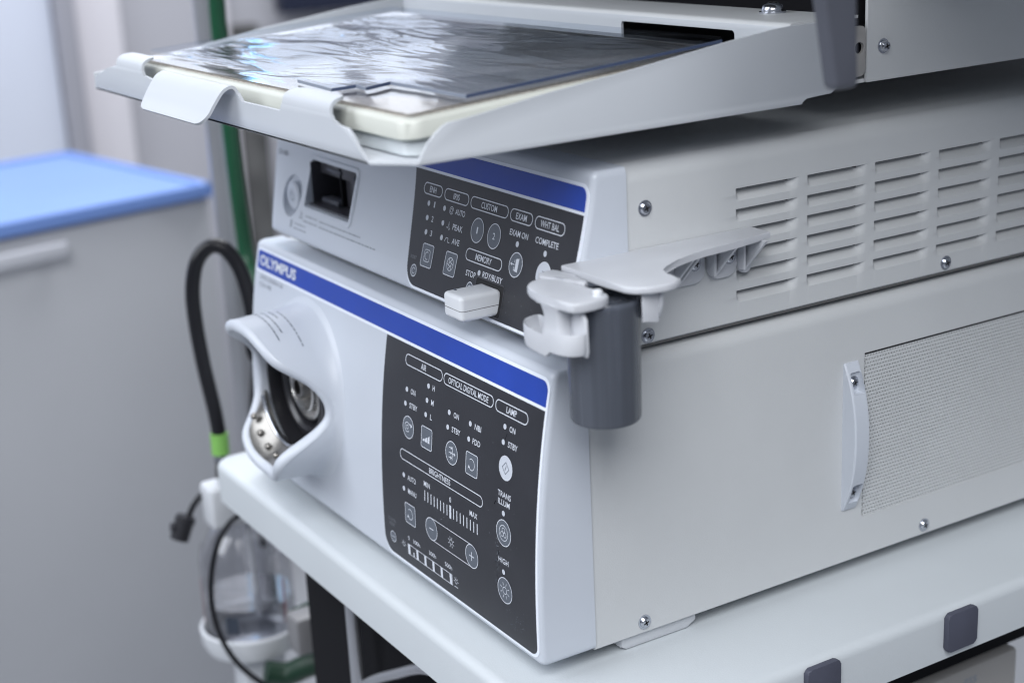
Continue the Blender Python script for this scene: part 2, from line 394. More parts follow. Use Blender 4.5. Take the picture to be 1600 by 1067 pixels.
def cyl_cut(cx, cz, r, y0, y1):
    m_ = MB(); m_.lathe([(r, 0), (r, y1-y0)], (cx, y0, cz), 'y', M_blackm, 64); return m_
HX, HZ = -262, 72
cut(bz, [cyl_cut(HX, HZ, 42.5, -70, -4)])

def case_mesh(x0, x1, y0, y1, z0, z1, r, m):
    mb = MB(); path = [(x1-6, z0), (x1, z0+.01)]
    path = [(x1-8, z0), (x1-.8, z0), (x1, z0+.8)]
    path += [(x1-r+r*math.cos(math.radians(a)), z1-r+r*math.sin(math.radians(a))) for a in range(0, 91, 10)]
    path += [(x0+r+r*math.cos(math.radians(a)), z1-r+r*math.sin(math.radians(a))) for a in range(90, 181, 10)]
    path += [(x0, z0+.8), (x0+.8, z0)]
    mb.grid([[(x, y, z) for x, z in path] for y in (y0, y1)], m, closed=True, cap=True)
    return mb
cs = case_mesh(-347, 0, 0, 468, 0, 147, 9, M_case).build('case', LS)
gw = MB().box(-6, 4, 175.8, 402, 23.5, 116.6, M_case); cut(cs, [gw])
MB().box(-346, -.6, -.9, .4, 1, 146, M_seam, 0).build('seam', LS)
# perforated grille (real holes)
mb = MB(); pu, pv, rh = 1.98, 2.04, .66; vs = []; fs = []; nv = 0
ny = int(224/pu); nz = 45
for j in range(nz):
    for i in range(ny):
        cy = 176.8+i*pu+(pu/2 if j % 2 else 0); cz = 24.6+j*pv
        if cy > 401: continue
        # rectangular cell with an octagonal hole
        o = len(vs); cell = [(-.5, -.5), (0, -.5), (.5, -.5), (.5, 0), (.5, .5), (0, .5), (-.5, .5), (-.5, 0)]
        for a, b in cell: vs.append((-.5, cy+a*pu, cz+b*pv))
        for k in range(8):
            a = math.atan2(cell[k][1]*pv, cell[k][0]*pu); vs.append((-.5, cy+rh*math.cos(a), cz+rh*math.sin(a)))
        for k in range(8): vs.append((-1.5, vs[o+8+k][1], vs[o+8+k][2]))
        for k in range(8):
            q = (k+1) % 8; fs.append([o+k, o+q, o+8+q, o+8+k]); fs.append([o+8+k, o+8+q, o+16+q, o+16+k])
mb.add(vs, fs, M_case); mb.add([(-4.5, 176, 24), (-4.5, 401, 24), (-4.5, 401, 117), (-4.5, 176, 117)], [[0, 1, 2, 3]], M_gap)
mb.build('perforated_grille', LS, fixn=False)

# control panel + stripe
def strip_panel(fn, xl, xr, z0, z1, m, off=.35, n=40, zextra=()):
    zs = sorted(set([z0+(z1-z0)*k/n for k in range(n+1)]+list(zextra))); mb = MB(); rows = []
    for z in zs:
        a, b = xl(z), xr(z); rows.append([fn(a, z, off), fn(b, z, off), fn(b, z, -.6), fn(a, z, -.6)])
    mb.grid(rows, m, closed=True, cap=True); return mb
def corner_profile(xa, side, z0, z1, rb, rt):
    """edge x(z) with rounded bottom/top corners; side=+1 left edge, -1 right edge"""
    def f(z):
        x = xa(z) if callable(xa) else xa
        if z < z0+rb: d = z0+rb-z; x += side*(rb-math.sqrt(max(0, rb*rb-d*d)))
        if rt and z > z1-rt: d = z-(z1-rt); x += side*(rt-math.sqrt(max(0, rt*rt-d*d)))
        return x
    return f
def fine(z0, z1, rb, rt): return [z0+rb*(1-math.cos(math.radians(a))) for a in range(0, 91, 10)]+[z1-rt*(1-math.cos(math.radians(a))) for a in range(0, 91, 10)]
cp = strip_panel(low, corner_profile(-160.3, 1, 6.2, 129.2, 9, 0), corner_profile(-1.9, -1, 6.2, 129.2, 5, 0), 6.2, 129.2, M_panel, zextra=fine(6.2, 129.2, 9, 0.01)).build('control_panel', LS)
st = strip_panel(low, corner_profile(-341, 1, 130.9, 142.6, 2, 2), corner_profile(-1.9, -1, 130.9, 142.6, .01, 5), 130.9, 142.6, M_blue, n=10, zextra=fine(130.9, 142.6, 2, 5)).build('blue_stripe', LS)
P = Print(low); P.text('OLYMPUS', -310, 137.0, 55, 6.6, M_print, .5, .035); P.mb.build('lettering', st)

strip_panel(low, corner_profile(-342.6, 1, 129.2, 144.2, 2, 3), corner_profile(-.3, -1, 129.2, 144.2, .01, 6), 129.2, 144.2, M_border, .16, n=10, zextra=fine(129.2, 144.2, 2, 6)).build('stripe_border', LS)
strip_panel(low, corner_profile(-160.6, 1, 4.6, 129.1, 9, 0), corner_profile(-.3, -1, 4.6, 129.1, 6, 0), 4.6, 129.1, M_border, .16, zextra=fine(4.6, 129.1, 9, .01)).build('panel_border', LS)
LT = Print(lambda u, v, t: low(u, v, t+.36))
def pill(P, x0, x1, z0, z1, txt=None, wd=None, h=3.1, off=.08):
    P.line(rrect(x0, x1, z0, z1, (z1-z0)/2, 6), .5, closed=True, off=off)
    if txt: P.text(txt, (x0+x1)/2, (z0+z1)/2, wd or .62*h*len(txt), h, off=off)
def led(fn, x, z, parent, r=1.38):
    P = Print(fn); P.fill(circle(x, z, r, 18), M_whitekey, .42+.1); P.mb.build('indicator_light', parent)
def key(fn, kind, x, z, s, parent, icon=None, m=M_key):
    P = Print(fn); o = .36
    pl = circle(x, z, s, 40) if kind == 'c' else rrect(x-s, x+s, z-s, z+s, 1.2, 4)
    P.fill(pl, m, o+.10); P.line(pl, .42, off=o+.16, closed=True)
    if icon: icon(P, x, z, o+.22)
    P.mb.build('button', parent)
def i_text(s, wd, h, m=M_print): return lambda P, x, z, o: P.text(s, x, z, wd, h, m, off=o)
def i_loop(P, x, z, o):
    P.line(arc(x, z, 2.9, 130, -150, 24), .38, off=o); P.fill([(x-2.6, z-.6), (x-3.4, z-2.6), (x-1.3, z-2.0)], M_print, o)
def i_bars(P, x, z, o):
    for k, hh in enumerate((1.5, 2.8, 4.3)): P.fill([(x-3.9+k*2.6, z-2.2), (x-1.9+k*2.6, z-2.2), (x-1.9+k*2.6, z-2.2+hh), (x-3.9+k*2.6, z-2.2+hh*.62)], M_print, o)
def i_diamond(P, x, z, o):
    P.line([(x, z+3), (x+3, z), (x, z-3), (x-3, z)], .32, M_ink, o, True); P.line([(x+.5, z+1.3), (x-.5, z-1.3)], .32, M_ink, o)
def i_sun(R, big=1):
    def f(P, x, z, o):
        P.line(circle(x, z, R*.42, 16), .34, off=o, closed=True)
        for k in range(8):
            a = math.radians(22.5+45*k); P.line([(x+R*.62*math.cos(a), z+R*.62*math.sin(a)), (x+R*math.cos(a), z+R*math.sin(a))], .34, off=o)
    return f
def i_air(P, x, z, o):
    P.line(arc(x-1, z, 2.6, 40, 320, 18), .36, off=o); P.line(circle(x-1, z, 1.1, 12), .34, off=o, closed=True)
    P.line([(x+.6, z+2), (x+3.2, z+1.6)], .5, off=o); P.fill([(x+2.6, z+2.6), (x+4.4, z+1.4), (x+2.6, z+.3)], M_print, o)
def i_arrows(P, x, z, o):
    for dz in (2.6, 0, -2.6): P.line([(x-2.6, z+dz), (x-.4, z+dz)], .4, off=o); P.fill([(x-.7, z+dz+.9), (x+.8, z+dz), (x-.7, z+dz-.9)], M_print, o)
    P.line([(x+1, z+3.6), (x+1, z-3.6)], .4, off=o); P.line([(x+1, z), (x+3.4, z)], .4, off=o); P.fill([(x+2.6, z+1), (x+4.2, z), (x+2.6, z-1)], M_print, o)
def i_circles(P, x, z, o):
    P.line(circle(x, z, 3.9, 24), .34, off=o, closed=True)
    for k in range(3): a = math.radians(90+120*k); P.line(circle(x+1.5*math.cos(a), z+1.5*math.sin(a), 1.25, 14), .3, off=o, closed=True)
def i_iris(P, x, z, o):
    P.line(circle(x, z, 3.2, 26), .36, off=o, closed=True)
    for k in range(6):
        a = math.radians(60*k); b = math.radians(60*k+100); P.line([(x+3.1*math.cos(a), z+3.1*math.sin(a)), (x+1.2*math.cos(b), z+1.2*math.sin(b))], .34, off=o)
def i_enh(P, x, z, o):
    P.line(rrect(x-2.9, x+2.9, z-3, z+3, 1.2, 4), .34, off=o, closed=True); P.line(arc(x, z, 1.9, 60, 300, 16), .36, off=o)
def i_door(P, x, z, o):
    P.fill([(x-.2, z+2.8), (x+2.4, z+3.3), (x+2.4, z-3.2), (x-.2, z-3)], M_print, o); P.line([(x-1.2, z+2.4), (x-1.2, z+1)], .34, off=o)
    P.line([(x-1.2, z-1), (x-1.2, z-2.6), (x-.2, z-2.6)], .34, off=o)
    P.line([(x-4, z), (x-1, z)], .42, off=o); P.fill([(x-3.2, z+.9), (x-4.7, z), (x-3.2, z-.9)], M_print, o)
def i_box(P, x, z, o):
    P.line([(x-1.4, z+1.6), (x+1.6, z+1.6), (x+1.6, z-1.2), (x-1, z-1.2)], .34, M_ink, o); P.fill([(x-3, z-.4), (x-1.6, z+.3), (x-1.6, z-1.4)], M_ink, o)

pill(LT, -136.8, -97, 118.7, 124.3, 'AIR', 5.6); pill(LT, -95.3, -46.3, 118.7, 124.3, 'OPTICAL DIGITAL MODE', 39.5); pill(LT, -44, -14.8, 118.7, 124.3, 'LAMP', 9.3)
pill(LT, -138, -50.7, 66.4, 72.0, 'BRIGHTNESS', 22.5)
T_ = lambda s, x, z, wd, h=2.9, m=M_print: LT.text(s, x, z, wd, h, m, off=.08)
for x, z, s, wd in ((-126, 105.8, 'ON', 5.2), (-124.8, 98.1, 'STBY', 8.6), (-104.7, 113.4, 'H', 2.2), (-104.9, 105.7, 'M', 2.6), (-105.4, 97.9, 'L', 1.9),
                    (-79.9, 105.6, 'ON', 5.2), (-79.2, 97.9, 'STBY', 8.6), (-58.3, 105.4, 'NBI', 6.2), (-58.8, 97.8, 'PDD', 7.4), (-27, 113.2, 'ON', 5.2), (-25.6, 105.6, 'STBY', 8.6),
                    (-125, 57.7, 'AUTO', 9.2), (-124.8, 50, 'MANU', 9.4), (-108.1, 60.2, 'MIN', 6.6), (-83.1, 60.2, '0', 1.9), (-59.4, 60, 'MAX', 7.6),
                    (-30.5, 79.8, 'TRANS', 12), (-30.7, 75.7, 'ILLUM', 10.6), (-30.5, 45.7, 'HIGH', 9.2)): T_(s, x, z, wd)
for x, s, wd in ((-131, '0', 1.5), (-122, '100h', 7.4), (-104.3, '300h', 7.6), (-87, '500h', 7.6)): T_(s, x, 21.9, wd, 2.4, M_print)
T_('COUNTER', -150.2, 26.2, 9, 1.9, M_printd); T_('RESET', -150.2, 23.4, 6.5, 1.9, M_printd)
for k in range(17):
    x = -110.5+k*3.425; wd, hh = (1.9, 3.6) if k == 8 else (.75, 2.9); LT.fill([(x-wd/2, 53.5-hh), (x+wd/2, 53.5-hh), (x+wd/2, 53.5+hh), (x-wd/2, 53.5+hh)], M_print, .08)
LT.line([(-103.9, 43), (-61.6, 43)], .4, off=.06); LT.line([(-103.9, 30.6), (-61.6, 30.6)], .4, off=.06); i_sun(3.2)(LT, -83, 36.8, .08)
LT.line([(-132.6, 18), (-83.6, 18), (-83.6, 12.2), (-132.6, 12.2)], .38, off=.06, closed=True)
for x in (-131.2, -121.9, -112.9, -103.9, -94.9, -85.2): LT.fill([(x-1.1, 12.2), (x+1.1, 12.2), (x+1.1, 18), (x-1.1, 18)], M_print, .09)
LT.fill([(-126.6, 12.2), (-125.4, 12.2), (-125.4, 15), (-126.6, 15)], M_print, .09)
for x, z in ((-137.6, 16), (-79.6, 15.8)):
    LT.line(circle(x, z, 1.2, 12), .32, off=.08, closed=True, m=M_print)
    for k in range(5): a = math.radians(45*k); LT.line([(x+1.7*math.cos(a), z+1.7*math.sin(a)), (x+2.5*math.cos(a), z+2.5*math.sin(a))], .3, off=.08)
LT.line([(-81.6, 12.6), (-77.8, 12.6)], .4, off=.08)
# rubbed sticker residue near HIGH, dust
for k in range(60):
    x = -37+random.gauss(0, 1.2); z = 30+random.random()*26; LT.line([(x, z), (x+random.gauss(.7, .4), z+random.gauss(0, .6))], .12+random.random()*.25, random.choice((M_printd, M_ink, M_blackm)), .05)
for k in range(46):
    x = -30+random.random()*16; z = 13+random.random()*9; LT.line([(x, z), (x+random.gauss(.6, .5), z+random.gauss(0, .5))], .16, random.choice((M_printd, M_ink)), .05)
for k in range(26):
    x = -158+random.random()*150; z = 10+random.random()*115; LT.fill(circle(x, z, .12+random.random()*.2, 6), M_printd, .05)
LT.line([(-31.3, 110.5), (-32.6, 107.5), (-33.2, 105.6)], .22, M_blackm, .12)
LT.line([(-39.5, 72.5), (-38.4, 74.6)], .5, M_blackm, .06)
LT.mb.build('lettering', cp)
for x, z in ((-132.8, 105.8), (-133.6, 98), (-110, 113.4), (-110.5, 105.7), (-111, 97.9), (-87, 105.7), (-87.6, 97.8), (-65.7, 105.7), (-66.2, 97.7), (-33.8, 113.2), (-34.1, 105.5), (-133.9, 57.8), (-134, 50), (-30.7, 70.5), (-30.5, 40)): led(low, x, z, cp)
key(low, 'c', -129.3, 85.8, 6.0, cp, i_air); key(low, 's', -109.0, 85.6, 5.7, cp, i_bars); key(low, 'c', -82.5, 85.5, 6.0, cp, i_arrows)
key(low, 's', -62.2, 85.5, 5.7, cp, i_loop); key(low, 'c', -30.4, 93.5, 5.9, cp, i_diamond, M_whitekey); key(low, 's', -127.6, 36.8, 5.7, cp, i_loop)
key(low, 'c', -103.9, 36.8, 6.2, cp, lambda P, x, z, o: P.line([(x-2.2, z), (x+2.2, z)], .55, off=o))
key(low, 'c', -61.6, 36.8, 6.2, cp, lambda P, x, z, o: (P.line([(x-2.4, z), (x+2.4, z)], .55, off=o), P.line([(x, z-2.4), (x, z+2.4)], .55, off=o+.04)))
key(low, 'c', -30.3, 60.5, 6.6, cp, i_circles); key(low, 'c', -29.7, 30.4, 6.6, cp, i_sun(4.4)); key(low, 'c', -149.7, 16.2, 3.1, cp, lambda P, x, z, o: P.line([(x-1.5, z), (x+1.5, z)], .4, off=o))

# text printed on the white bezel
for a_ in (('EVIS EXERA III', -318, 126.5, 34, 2.7), ('CLV-190', -327, 121.8, 18, 3.0)): P = Print(low); P.text(*a_, M_inkp, .15); P.mb.build('lettering', LS)

# hooded socket
def rimY(a):
    T = [(-180, -41), (-165, -44), (-152, -50), (-138, -60), (-120, -62), (-90, -59), (-62, -64), (-45, -68), (-33, -67), (-24, -58), (-16, -47), (-8, -38.5), (0, -36), (14, -40), (28, -50), (36, -59), (44, -64), (60, -67), (90, -69.5), (115, -68.5), (130, -64), (145, -52), (160, -43), (180, -41)]
    xs = [q[0] for q in T]; ys = [q[1] for q in T]
    # smooth by averaging
    return float(np.mean([np.interp(((a+d+180) % 360)-180, xs, ys) for d in (-6, -3, 0, 3, 6)]))
mb = MB(); n = 120; rows = []
def ring(rf, yf): return [(HX+rf(a)*math.cos(math.radians(a)), yf(a), HZ+rf(a)*math.sin(math.radians(a))) for a in [360*i/n-180 for i in range(n)]]
sfy = lambda r: (lambda a: Fz(HZ+r*math.sin(math.radians(a)))+.3)
rows.append(ring(lambda a: 56, sfy(56)))
rows.append(ring(lambda a: 53.5, lambda a: sfy(53.5)(a)-1.2))
rows.append(ring(lambda a: 51.8, lambda a: sfy(51.8)(a)-3.2))
for k in range(1, 7): rows.append(ring(lambda a, k=k: 51.2-.25*k, lambda a, k=k: (Fz(HZ)-4)+(rimY(a)+2.5-(Fz(HZ)-4))*k/6))
for q in range(0, 7):
    b = math.radians(180*q/6); rows.append(ring(lambda a, b=b: 46.3+3.7*math.cos(b), lambda a, b=b: rimY(a)+2.5-3.0*math.sin(b)))
for k in range(1, 6): rows.append(ring(lambda a, k=k: 42.6-.12*k, lambda a, k=k: (rimY(a)+2.5)+(-6-rimY(a)-2.5)*k/5))
mb.grid(rows, M_bez, closed=True); hood = mb.build('socket_hood', LS, sharp=50)
# scribbled warning print on the hood's top (illegible in the photograph: short dashes)
P = Print(lambda u, v, t: (HX+(50.6+t)*math.cos(math.radians(u)), v, HZ+(50.6+t)*math.sin(math.radians(u))))
for li, (y, a0, a1) in enumerate(((-42.5, 92, 48), (-46.5, 96, 80), (-50.5, 98, 62), (-54.5, 98, 56))):
    a = a0
    while a > a1:
        L_ = 2+random.random()*4; P.line([(a, y), (max(a1, a-L_*.6), y), (max(a1, a-L_), y)], .62, M_ink, .25); a -= L_+.9
P.fill([(101, -60.5), (104, -60.5), (104, -62), (101, -62)], M_ink, .2)
P.mb.build('warning_print', hood)
sk = MB()
sk.lathe([(0, 9.5), (41.5, 9.5)], (HX, -15, HZ), 'y', M_blackm, 60)
sk.lathe([(41.6, 2), (41.6, -20), (40.5, -22), (39, -22), (38.4, -18), (38.2, 8)], (HX, -15, HZ), 'y', M_black, 60, True)
sk.build('socket_recess', LS)
sk = MB(); sk.lathe([(38, 0), (38, -14), (37, -15.5), (33, -16.5), (31.5, -22), (30, -24), (26, -25), (24, -23), (23.2, -18), (22.8, 2)], (HX+1, -8, HZ+1), 'y', M_black, 60, True); sk.build('locking_ring', LS)
sk = MB(); sk.lathe([(22, 0), (22, -21), (21.2, -22.6), (19.6, -22.8), (18.8, -20.4), (17.4, -20.4), (16.8, -24.6), (15.2, -25.4), (14, -22.6), (13.6, 0)], (HX+2, -8, HZ+3), 'y', M_chrome, 60, True)
sk.lathe([(8, 0), (8, -26), (7, -27.5), (4.5, -27.5), (4, -20), (0, -20)], (HX+2, -8, HZ+3), 'y', M_brass, 40, True); sk.build('metal_connector', LS)
# metal tongue plate at the lower-left mouth of the socket
pl = MB(); rows = []
for f in (0, .04, .25, .5, .75, 1):
    r_ = 42.2-10.6*f; rows.append([(HX+r_*math.cos(math.radians(a)), rimY(a)+3.2+(-43.5-rimY(a)-3.2)*f**.8, HZ+r_*math.sin(math.radians(a))) for a in range(192, 301, 4)])
rows += [[(p[0], p[1]+1.4, p[2]) for p in r_] for r_ in rows[::-1]]
pl.grid(rows, M_brass)
pl.tube([(HX+32*math.cos(math.radians(a)), -45, HZ+32*math.sin(math.radians(a))) for a in range(196, 300, 8)], 1.3, M_steel, 10, 2)
for a in (214, 232, 250, 268): pl.lathe([(0, -3.2), (1.4, -2.8), (2.1, -1.5), (2.1, 0)], (HX+37.8*math.cos(math.radians(a)), -51, HZ+37.8*math.sin(math.radians(a))), 'y', M_brass, 14)
pl.build('metal_tongue', LS)

# screws
def screw_mesh(name, parent, c, ax='x', r=2.9, h=1.9):
    mb = MB(); w_ = r*1.3
    mb.lathe([(w_, 0), (w_, .5), (r, .55), (r, h*.55), (r*.8, h*.9), (r*.45, h), (0, h)], (0, 0, 0), 'z', M_steel, 26)
    for q in (0, 1):
        a, b = (r*.52, r*.13) if q == 0 else (r*.13, r*.52); mb.box(-a, a, -b, b, h-.25, h+.06, M_gap)
    mb.v = [(c[0]+p[2], c[1]+p[0]*.94-p[1]*.34, c[2]+p[0]*.34+p[1]*.94) if ax == 'x' else (c[0]+p[0], c[1]+p[1], c[2]+p[2]) for p in mb.v]
    return mb.build(name, parent)
for y, z in ((30, 5.2), (223, 6.1), (416, 6.1)): screw_mesh('screw', LS, (.05, y, z+ (1.2 if z < 6 else 0)))
# foot
for x, y in ((-24, 48), (-320, 48), (-24, 400), (-320, 400)):
    MB().prism([(y-27, -7.8), (y+11, -7.8), (y+17, -4.5), (y+17, -.1), (y-30, -.1), (y-30, -6)], PYZ, x-14, x+21, M_wht, 1.5).build('foot', LS)
# side handle
hd = MB(); n = 24; hz0, hz1, bow = 31.2, 113.8, 9.2
def hx(z): s_ = (z-(hz0+hz1)/2)/((hz1-hz0)/2); return 1.0+(bow)*max(0, 1-abs(s_)**2.2)
rows = []
for k in range(n+1):
    z = hz0+(hz1-hz0)*k/n; x = hx(z)
    rows.append([(.02, 160.8, z), (x-.7, 160.8, z), (x, 161.6, z), (x, 170.2, z), (x-.7, 171, z), (.02, 171, z)])
hd.grid(rows, M_bez, closed=True, cap=True); ho = hd.build('handle', LS)
cut(ho, [MB().box(1.6, 20, 162.6, 170, 35.5, 47, M_bez, 1.2), MB().box(1.6, 20, 162.6, 170, 97.5, 109, M_bez, 1.2)])
for z in (41.3, 103): screw_mesh('screw', ho, (1.65, 166.3, z), r=2.7, h=2)

# ================================================================= UPPER UNIT (video processor)
VP = thing('video_processor', 'shallower white video processor with louvred side stacked on the light source', 'medical device', (-175, 240, 150))
bz = bezel_mesh(Gz, -348.5, 1.4, 155, 237, 25.2, 4.0, 2.5, slant=lambda z: max(0, (206-z))*.26).build('front_bezel', VP)
slot = MB().box(-289, -228.5, -40, 22, 177, 204.6, M_dkgrey, 1.5)
usbc = MB().box(-81, -55.5, -40, 12, 159.2, 174.8, M_blackm, 1.5)
powc = MB(); powc.lathe([(17.5, 0), (17.5, 30)], (-311, -32, 180), 'y', M_bez, 48)
# shallow dished recess for the power switch: cutter with a flat back following the face
powc = MB(); powc.lathe([(12.8, -20), (12.8, Gz(180)+1.5), (12, Gz(180)+4.5), (0, Gz(180)+5)], (-310, 0, 180.5), 'y', M_bez, 48)
cut(bz, [slot, powc])
MB().lathe([(9, 8), (9, -.6), (8, -1.6), (0, -1.8)], (-307.5, Gz(181)+.5, 180.5), 'y', M_bez, 40).build('power_button', VP)
P = Print(lambda u, v, t: (u, Gz(181)-1.4-t, v)); P.line(arc(-307.5, 180.5, 2.8, 125, 415, 20), .6, M_inkp); P.line([(-307.5, 181.5), (-307.5, 184.5)], .6, M_inkp); P.mb.build('power_symbol', VP)
sl = MB(); sl.box(-290, -227.5, 18, 21.5, 176, 206, M_blackm)
sl.box(-288.6, -229, Gz(203)+2.0, 18, 203.4, 204.3, M_dkgrey); sl.box(-288.8, -288, Gz(190)+1.5, 18, 177.8, 203.3, M_dkgrey); sl.box(-229.5, -228.7, Gz(190)+1.5, 18, 177.8, 203.3, M_dkgrey)
sl.box(-288.6, -229, Gz(180)+2, 18, 177.4, 178.6, M_dkgrey)
sl.build('slot_lining', VP)
sl = MB(); sl.box(-257, -231.4, 6, 8, 180, 196, M_dkgrey, .6); sl.box(-258.5, -257, 3, 9, 180, 203, M_blackm); sl.box(-286, -231.4, 3.5, 6.5, 196.5, 203, M_dkgrey, .8); sl.box(-275, -256, 2.2, 3.6, 199.4, 201.4, M_hook, .4); sl.box(-285, -262, 2, 10, 178.8, 182, M_hook, 1); sl.build('slot_flap', VP)
rr_ = rrect(-292.3, -225.2, 173.8, 207.6, 3.4, 5); P = Print(upp)
# raised white rim round the slot
mbr = MB(); n_ = len(rr_); inn = rrect(-289.2, -228.3, 176.8, 204.8, 1.8, 5)
mbr.grid([[upp(u, v, .05) for u, v in rr_], [upp(u*.97+(-258.7)*.03, v*.97+190.8*.03, .9) for u, v in rr_], [upp(u, v, .9) for u, v in inn], [upp(u, v, -.5) for u, v in inn]], M_bez, closed=True); mbr.build('slot_rim', VP)
P = Print(upp)
P.text('CV-190', -333, 203.2, 14, 3.2, M_ink, .15); P.mb.build('lettering', VP); P = Print(upp)
def dashes(P, x0, x1, z, m, h=.9):
    x = x0
    while x < x1-1:
        L_ = 1.6+random.random()*5.5; L_ = min(L_, x1-x); P.fill([(x, z-h/2), (x+L_, z-h/2), (x+L_, z+h/2), (x, z+h/2)], m, .15); x += L_+.8
dashes(P, -286, -270, 171.6, M_inkp, .7); dashes(P, -267, -212, 171.4, M_inkp, .7); dashes(P, -288, -268, 168.4, M_inkp, .7); dashes(P, -266, -192, 168.2, M_inkp, .7)
dashes(P, -300, -284, 165.2, M_inkp, .7); dashes(P, -300, -282, 162.4, M_inkp, .7); P.fill([(-305.5, 162), (-303.5, 162), (-303.5, 166.6), (-305.5, 166.6)], M_inkp, .15)
P.line([(-292.5, 173), (-290.5, 169.4), (-294.5, 169.4)], .5, M_inkp, .15, True)
P.mb.build('warning_print', VP)

# case with pressed louvres
def louvre_case():
    y0, y1, z0, z1, r, x0 = 25.6, 468, 150.3, 237, 9, -347
    cols = [90+45.2*k for k in range(8)]; rowsz = [217-10.13*k for k in range(6)]; Wd = 40; D = 4.6; Hh = 5.6
    ys = {y0, y1, 40, 60, 80}
    for c in cols: ys |= {c, c+.5, c+1.2, c+2.2, c+3.5, c+5, c+10, c+20, c+Wd-8, c+Wd-6.5, c+Wd-5, c+Wd-3.8, c+Wd-2.6, c+Wd-1.5, c+Wd-.6, c+Wd}
    ys = sorted(ys); zs = {z0+.8, z1-r}
    for zt in rowsz: zs |= {zt+.03, zt, zt-.55, zt-.6, zt-1.3, zt-2, zt-2.8, zt-3.6, zt-4.3, zt-5, zt-5.6, zt-6.2}
    zs = sorted(zs)
    def disp(y, z):
        for zt in rowsz:
            if zt+.001 >= z > zt-6.2:
                for c in cols:
                    if c < y < c+Wd:
                        t = (zt-z)/6.2; a = min(1, (y-c)/2.6); b = min(1, (c+Wd-y)/8)
                        a = a*a*(3-2*a); b = b*b*(3-2*b); g = math.cos(t*math.pi/2)**1.15
                        g = g if t > .05 else 1
                        return D*g*a*b
        return 0
    path = [('s', z) for z in zs]+[('a', a) for a in range(10, 91, 10)]+[('l', a) for a in range(90, 181, 15)]+[('e', z0+.8), ('e2', z0)]
    vs = []; 
    for y in ys:
        vs.append((-.8, y, z0))
        for k, q in path:
            if k == 's': vs.append((-disp(y, q), y, q))
            elif k == 'a': vs.append((-r+r*math.cos(math.radians(q)), y, z1-r+r*math.sin(math.radians(q))))
            elif k == 'l': vs.append((x0+r+r*math.cos(math.radians(q)), y, z1-r+r*math.sin(math.radians(q))))
            elif k == 'e': vs.append((x0, y, q))
            else: vs.append((x0+.8, y, q))
    n = len(path)+1; mb = MB(); f1 = []; f2 = []
    for i in range(len(ys)-1):
        for j in range(n):
            q = [i*n+j, i*n+(j+1) % n, (i+1)*n+(j+1) % n, (i+1)*n+j]
            dark = False
            if 1 <= j < len(zs):
                za, zb = zs[j-1], zs[j]; ym = (ys[i]+ys[i+1])/2
                for zt in rowsz:
                    if zt-.99 < (za+zb)/2 < zt+.02 and any(c+1 < ym < c+Wd-5 for c in cols): dark = True
            (f2 if dark else f1).append(q)
    f1.append(list(range(n))[::-1]); f1.append([(len(ys)-1)*n+j for j in range(n)])
    mb.add(vs, f1, M_case); k = mb.mi(M_gap)
    for f in f2: mb.f.append(f); mb.m.append(k)
    return mb
louvre_case().build('louvred_case', VP, sharp=30)
MB().box(-346, -.6, 24.7, 25.9, 156, 236, M_seam).build('seam', VP)
for y, z in ((36.1, 216.1), (36.2, 154.6), (233, 155.4), (430, 155.4)): screw_mesh('screw', VP, (.05, y, z))
MB().box(-346, -1.2, 26, 466, 148.9, 150.2, M_seam).build('base_plate', VP)
for x, y in ((-30, 60), (-318, 60), (-30, 430), (-318, 430)): MB().lathe([(9, 0), (10, .5), (10, 1.9)], (x, y, 147.05), 'z', M_black, 24).build('foot', VP)

def left_edge(z): return -161.3+(217.4-z)*.165
cu = strip_panel(upp, corner_profile(left_edge, 1, 158.3, 217.2, 9, 0), corner_profile(-1.9, -1, 158.3, 217.2, 4, 0), 158.3, 217.2, M_panel, zextra=fine(158.3, 217.2, 9, .01)).build('control_panel', VP)
US = Print(upp); US.fill(rrect(-82, -55.2, 159.4, 175, 1.6, 4), M_gap, .42); US.line(rrect(-82, -55.2, 159.4, 175, 1.6, 4), .5, M_dkgrey, .5, True); US.mb.build('usb_socket', VP)
strip_panel(upp, corner_profile(-341, 1, 218.7, 229.6, 2, 2), corner_profile(-1.9, -1, 218.7, 229.6, .01, 4.5), 218.7, 229.6, M_blue, n=10, zextra=fine(218.7, 229.6, 2, 4.5)).build('blue_stripe', VP)
strip_panel(upp, corner_profile(-342.6, 1, 217.2, 231.2, 2, 3), corner_profile(-.3, -1, 217.2, 231.2, .01, 5.5), 217.2, 231.2, M_border, .16, n=10, zextra=fine(217.2, 231.2, 2, 5.5)).build('stripe_border', VP)
strip_panel(upp, corner_profile(lambda z: left_edge(z)-.3, 1, 156.9, 217.1, 9, 0), corner_profile(-.3, -1, 156.9, 217.1, 5, 0), 156.9, 217.1, M_border, .16, zextra=fine(156.9, 217.1, 9, .01)).build('panel_border', VP)
UT = Print(lambda u, v, t: upp(u, v, t+.36))
for a, b, s, wd in ((-149.6, -130.2, 'ENH', 6.9), (-127.4, -102.8, 'IRIS', 6.3), (-100.5, -64.6, 'CUSTOM', 15), (-62.3, -42.5, 'EXAM', 9.6), (-40, -14.8, 'WHT BAL', 16)): pill(UT, a, b, 205.7, 211.3, s, wd)
pill(UT, -96.2, -61.7, 180.9, 186.5, 'MEMORY', 15.5)
Tu = lambda s, x, z, wd, h=2.9, m=M_print: UT.text(s, x, z, wd, h, m, off=.08)
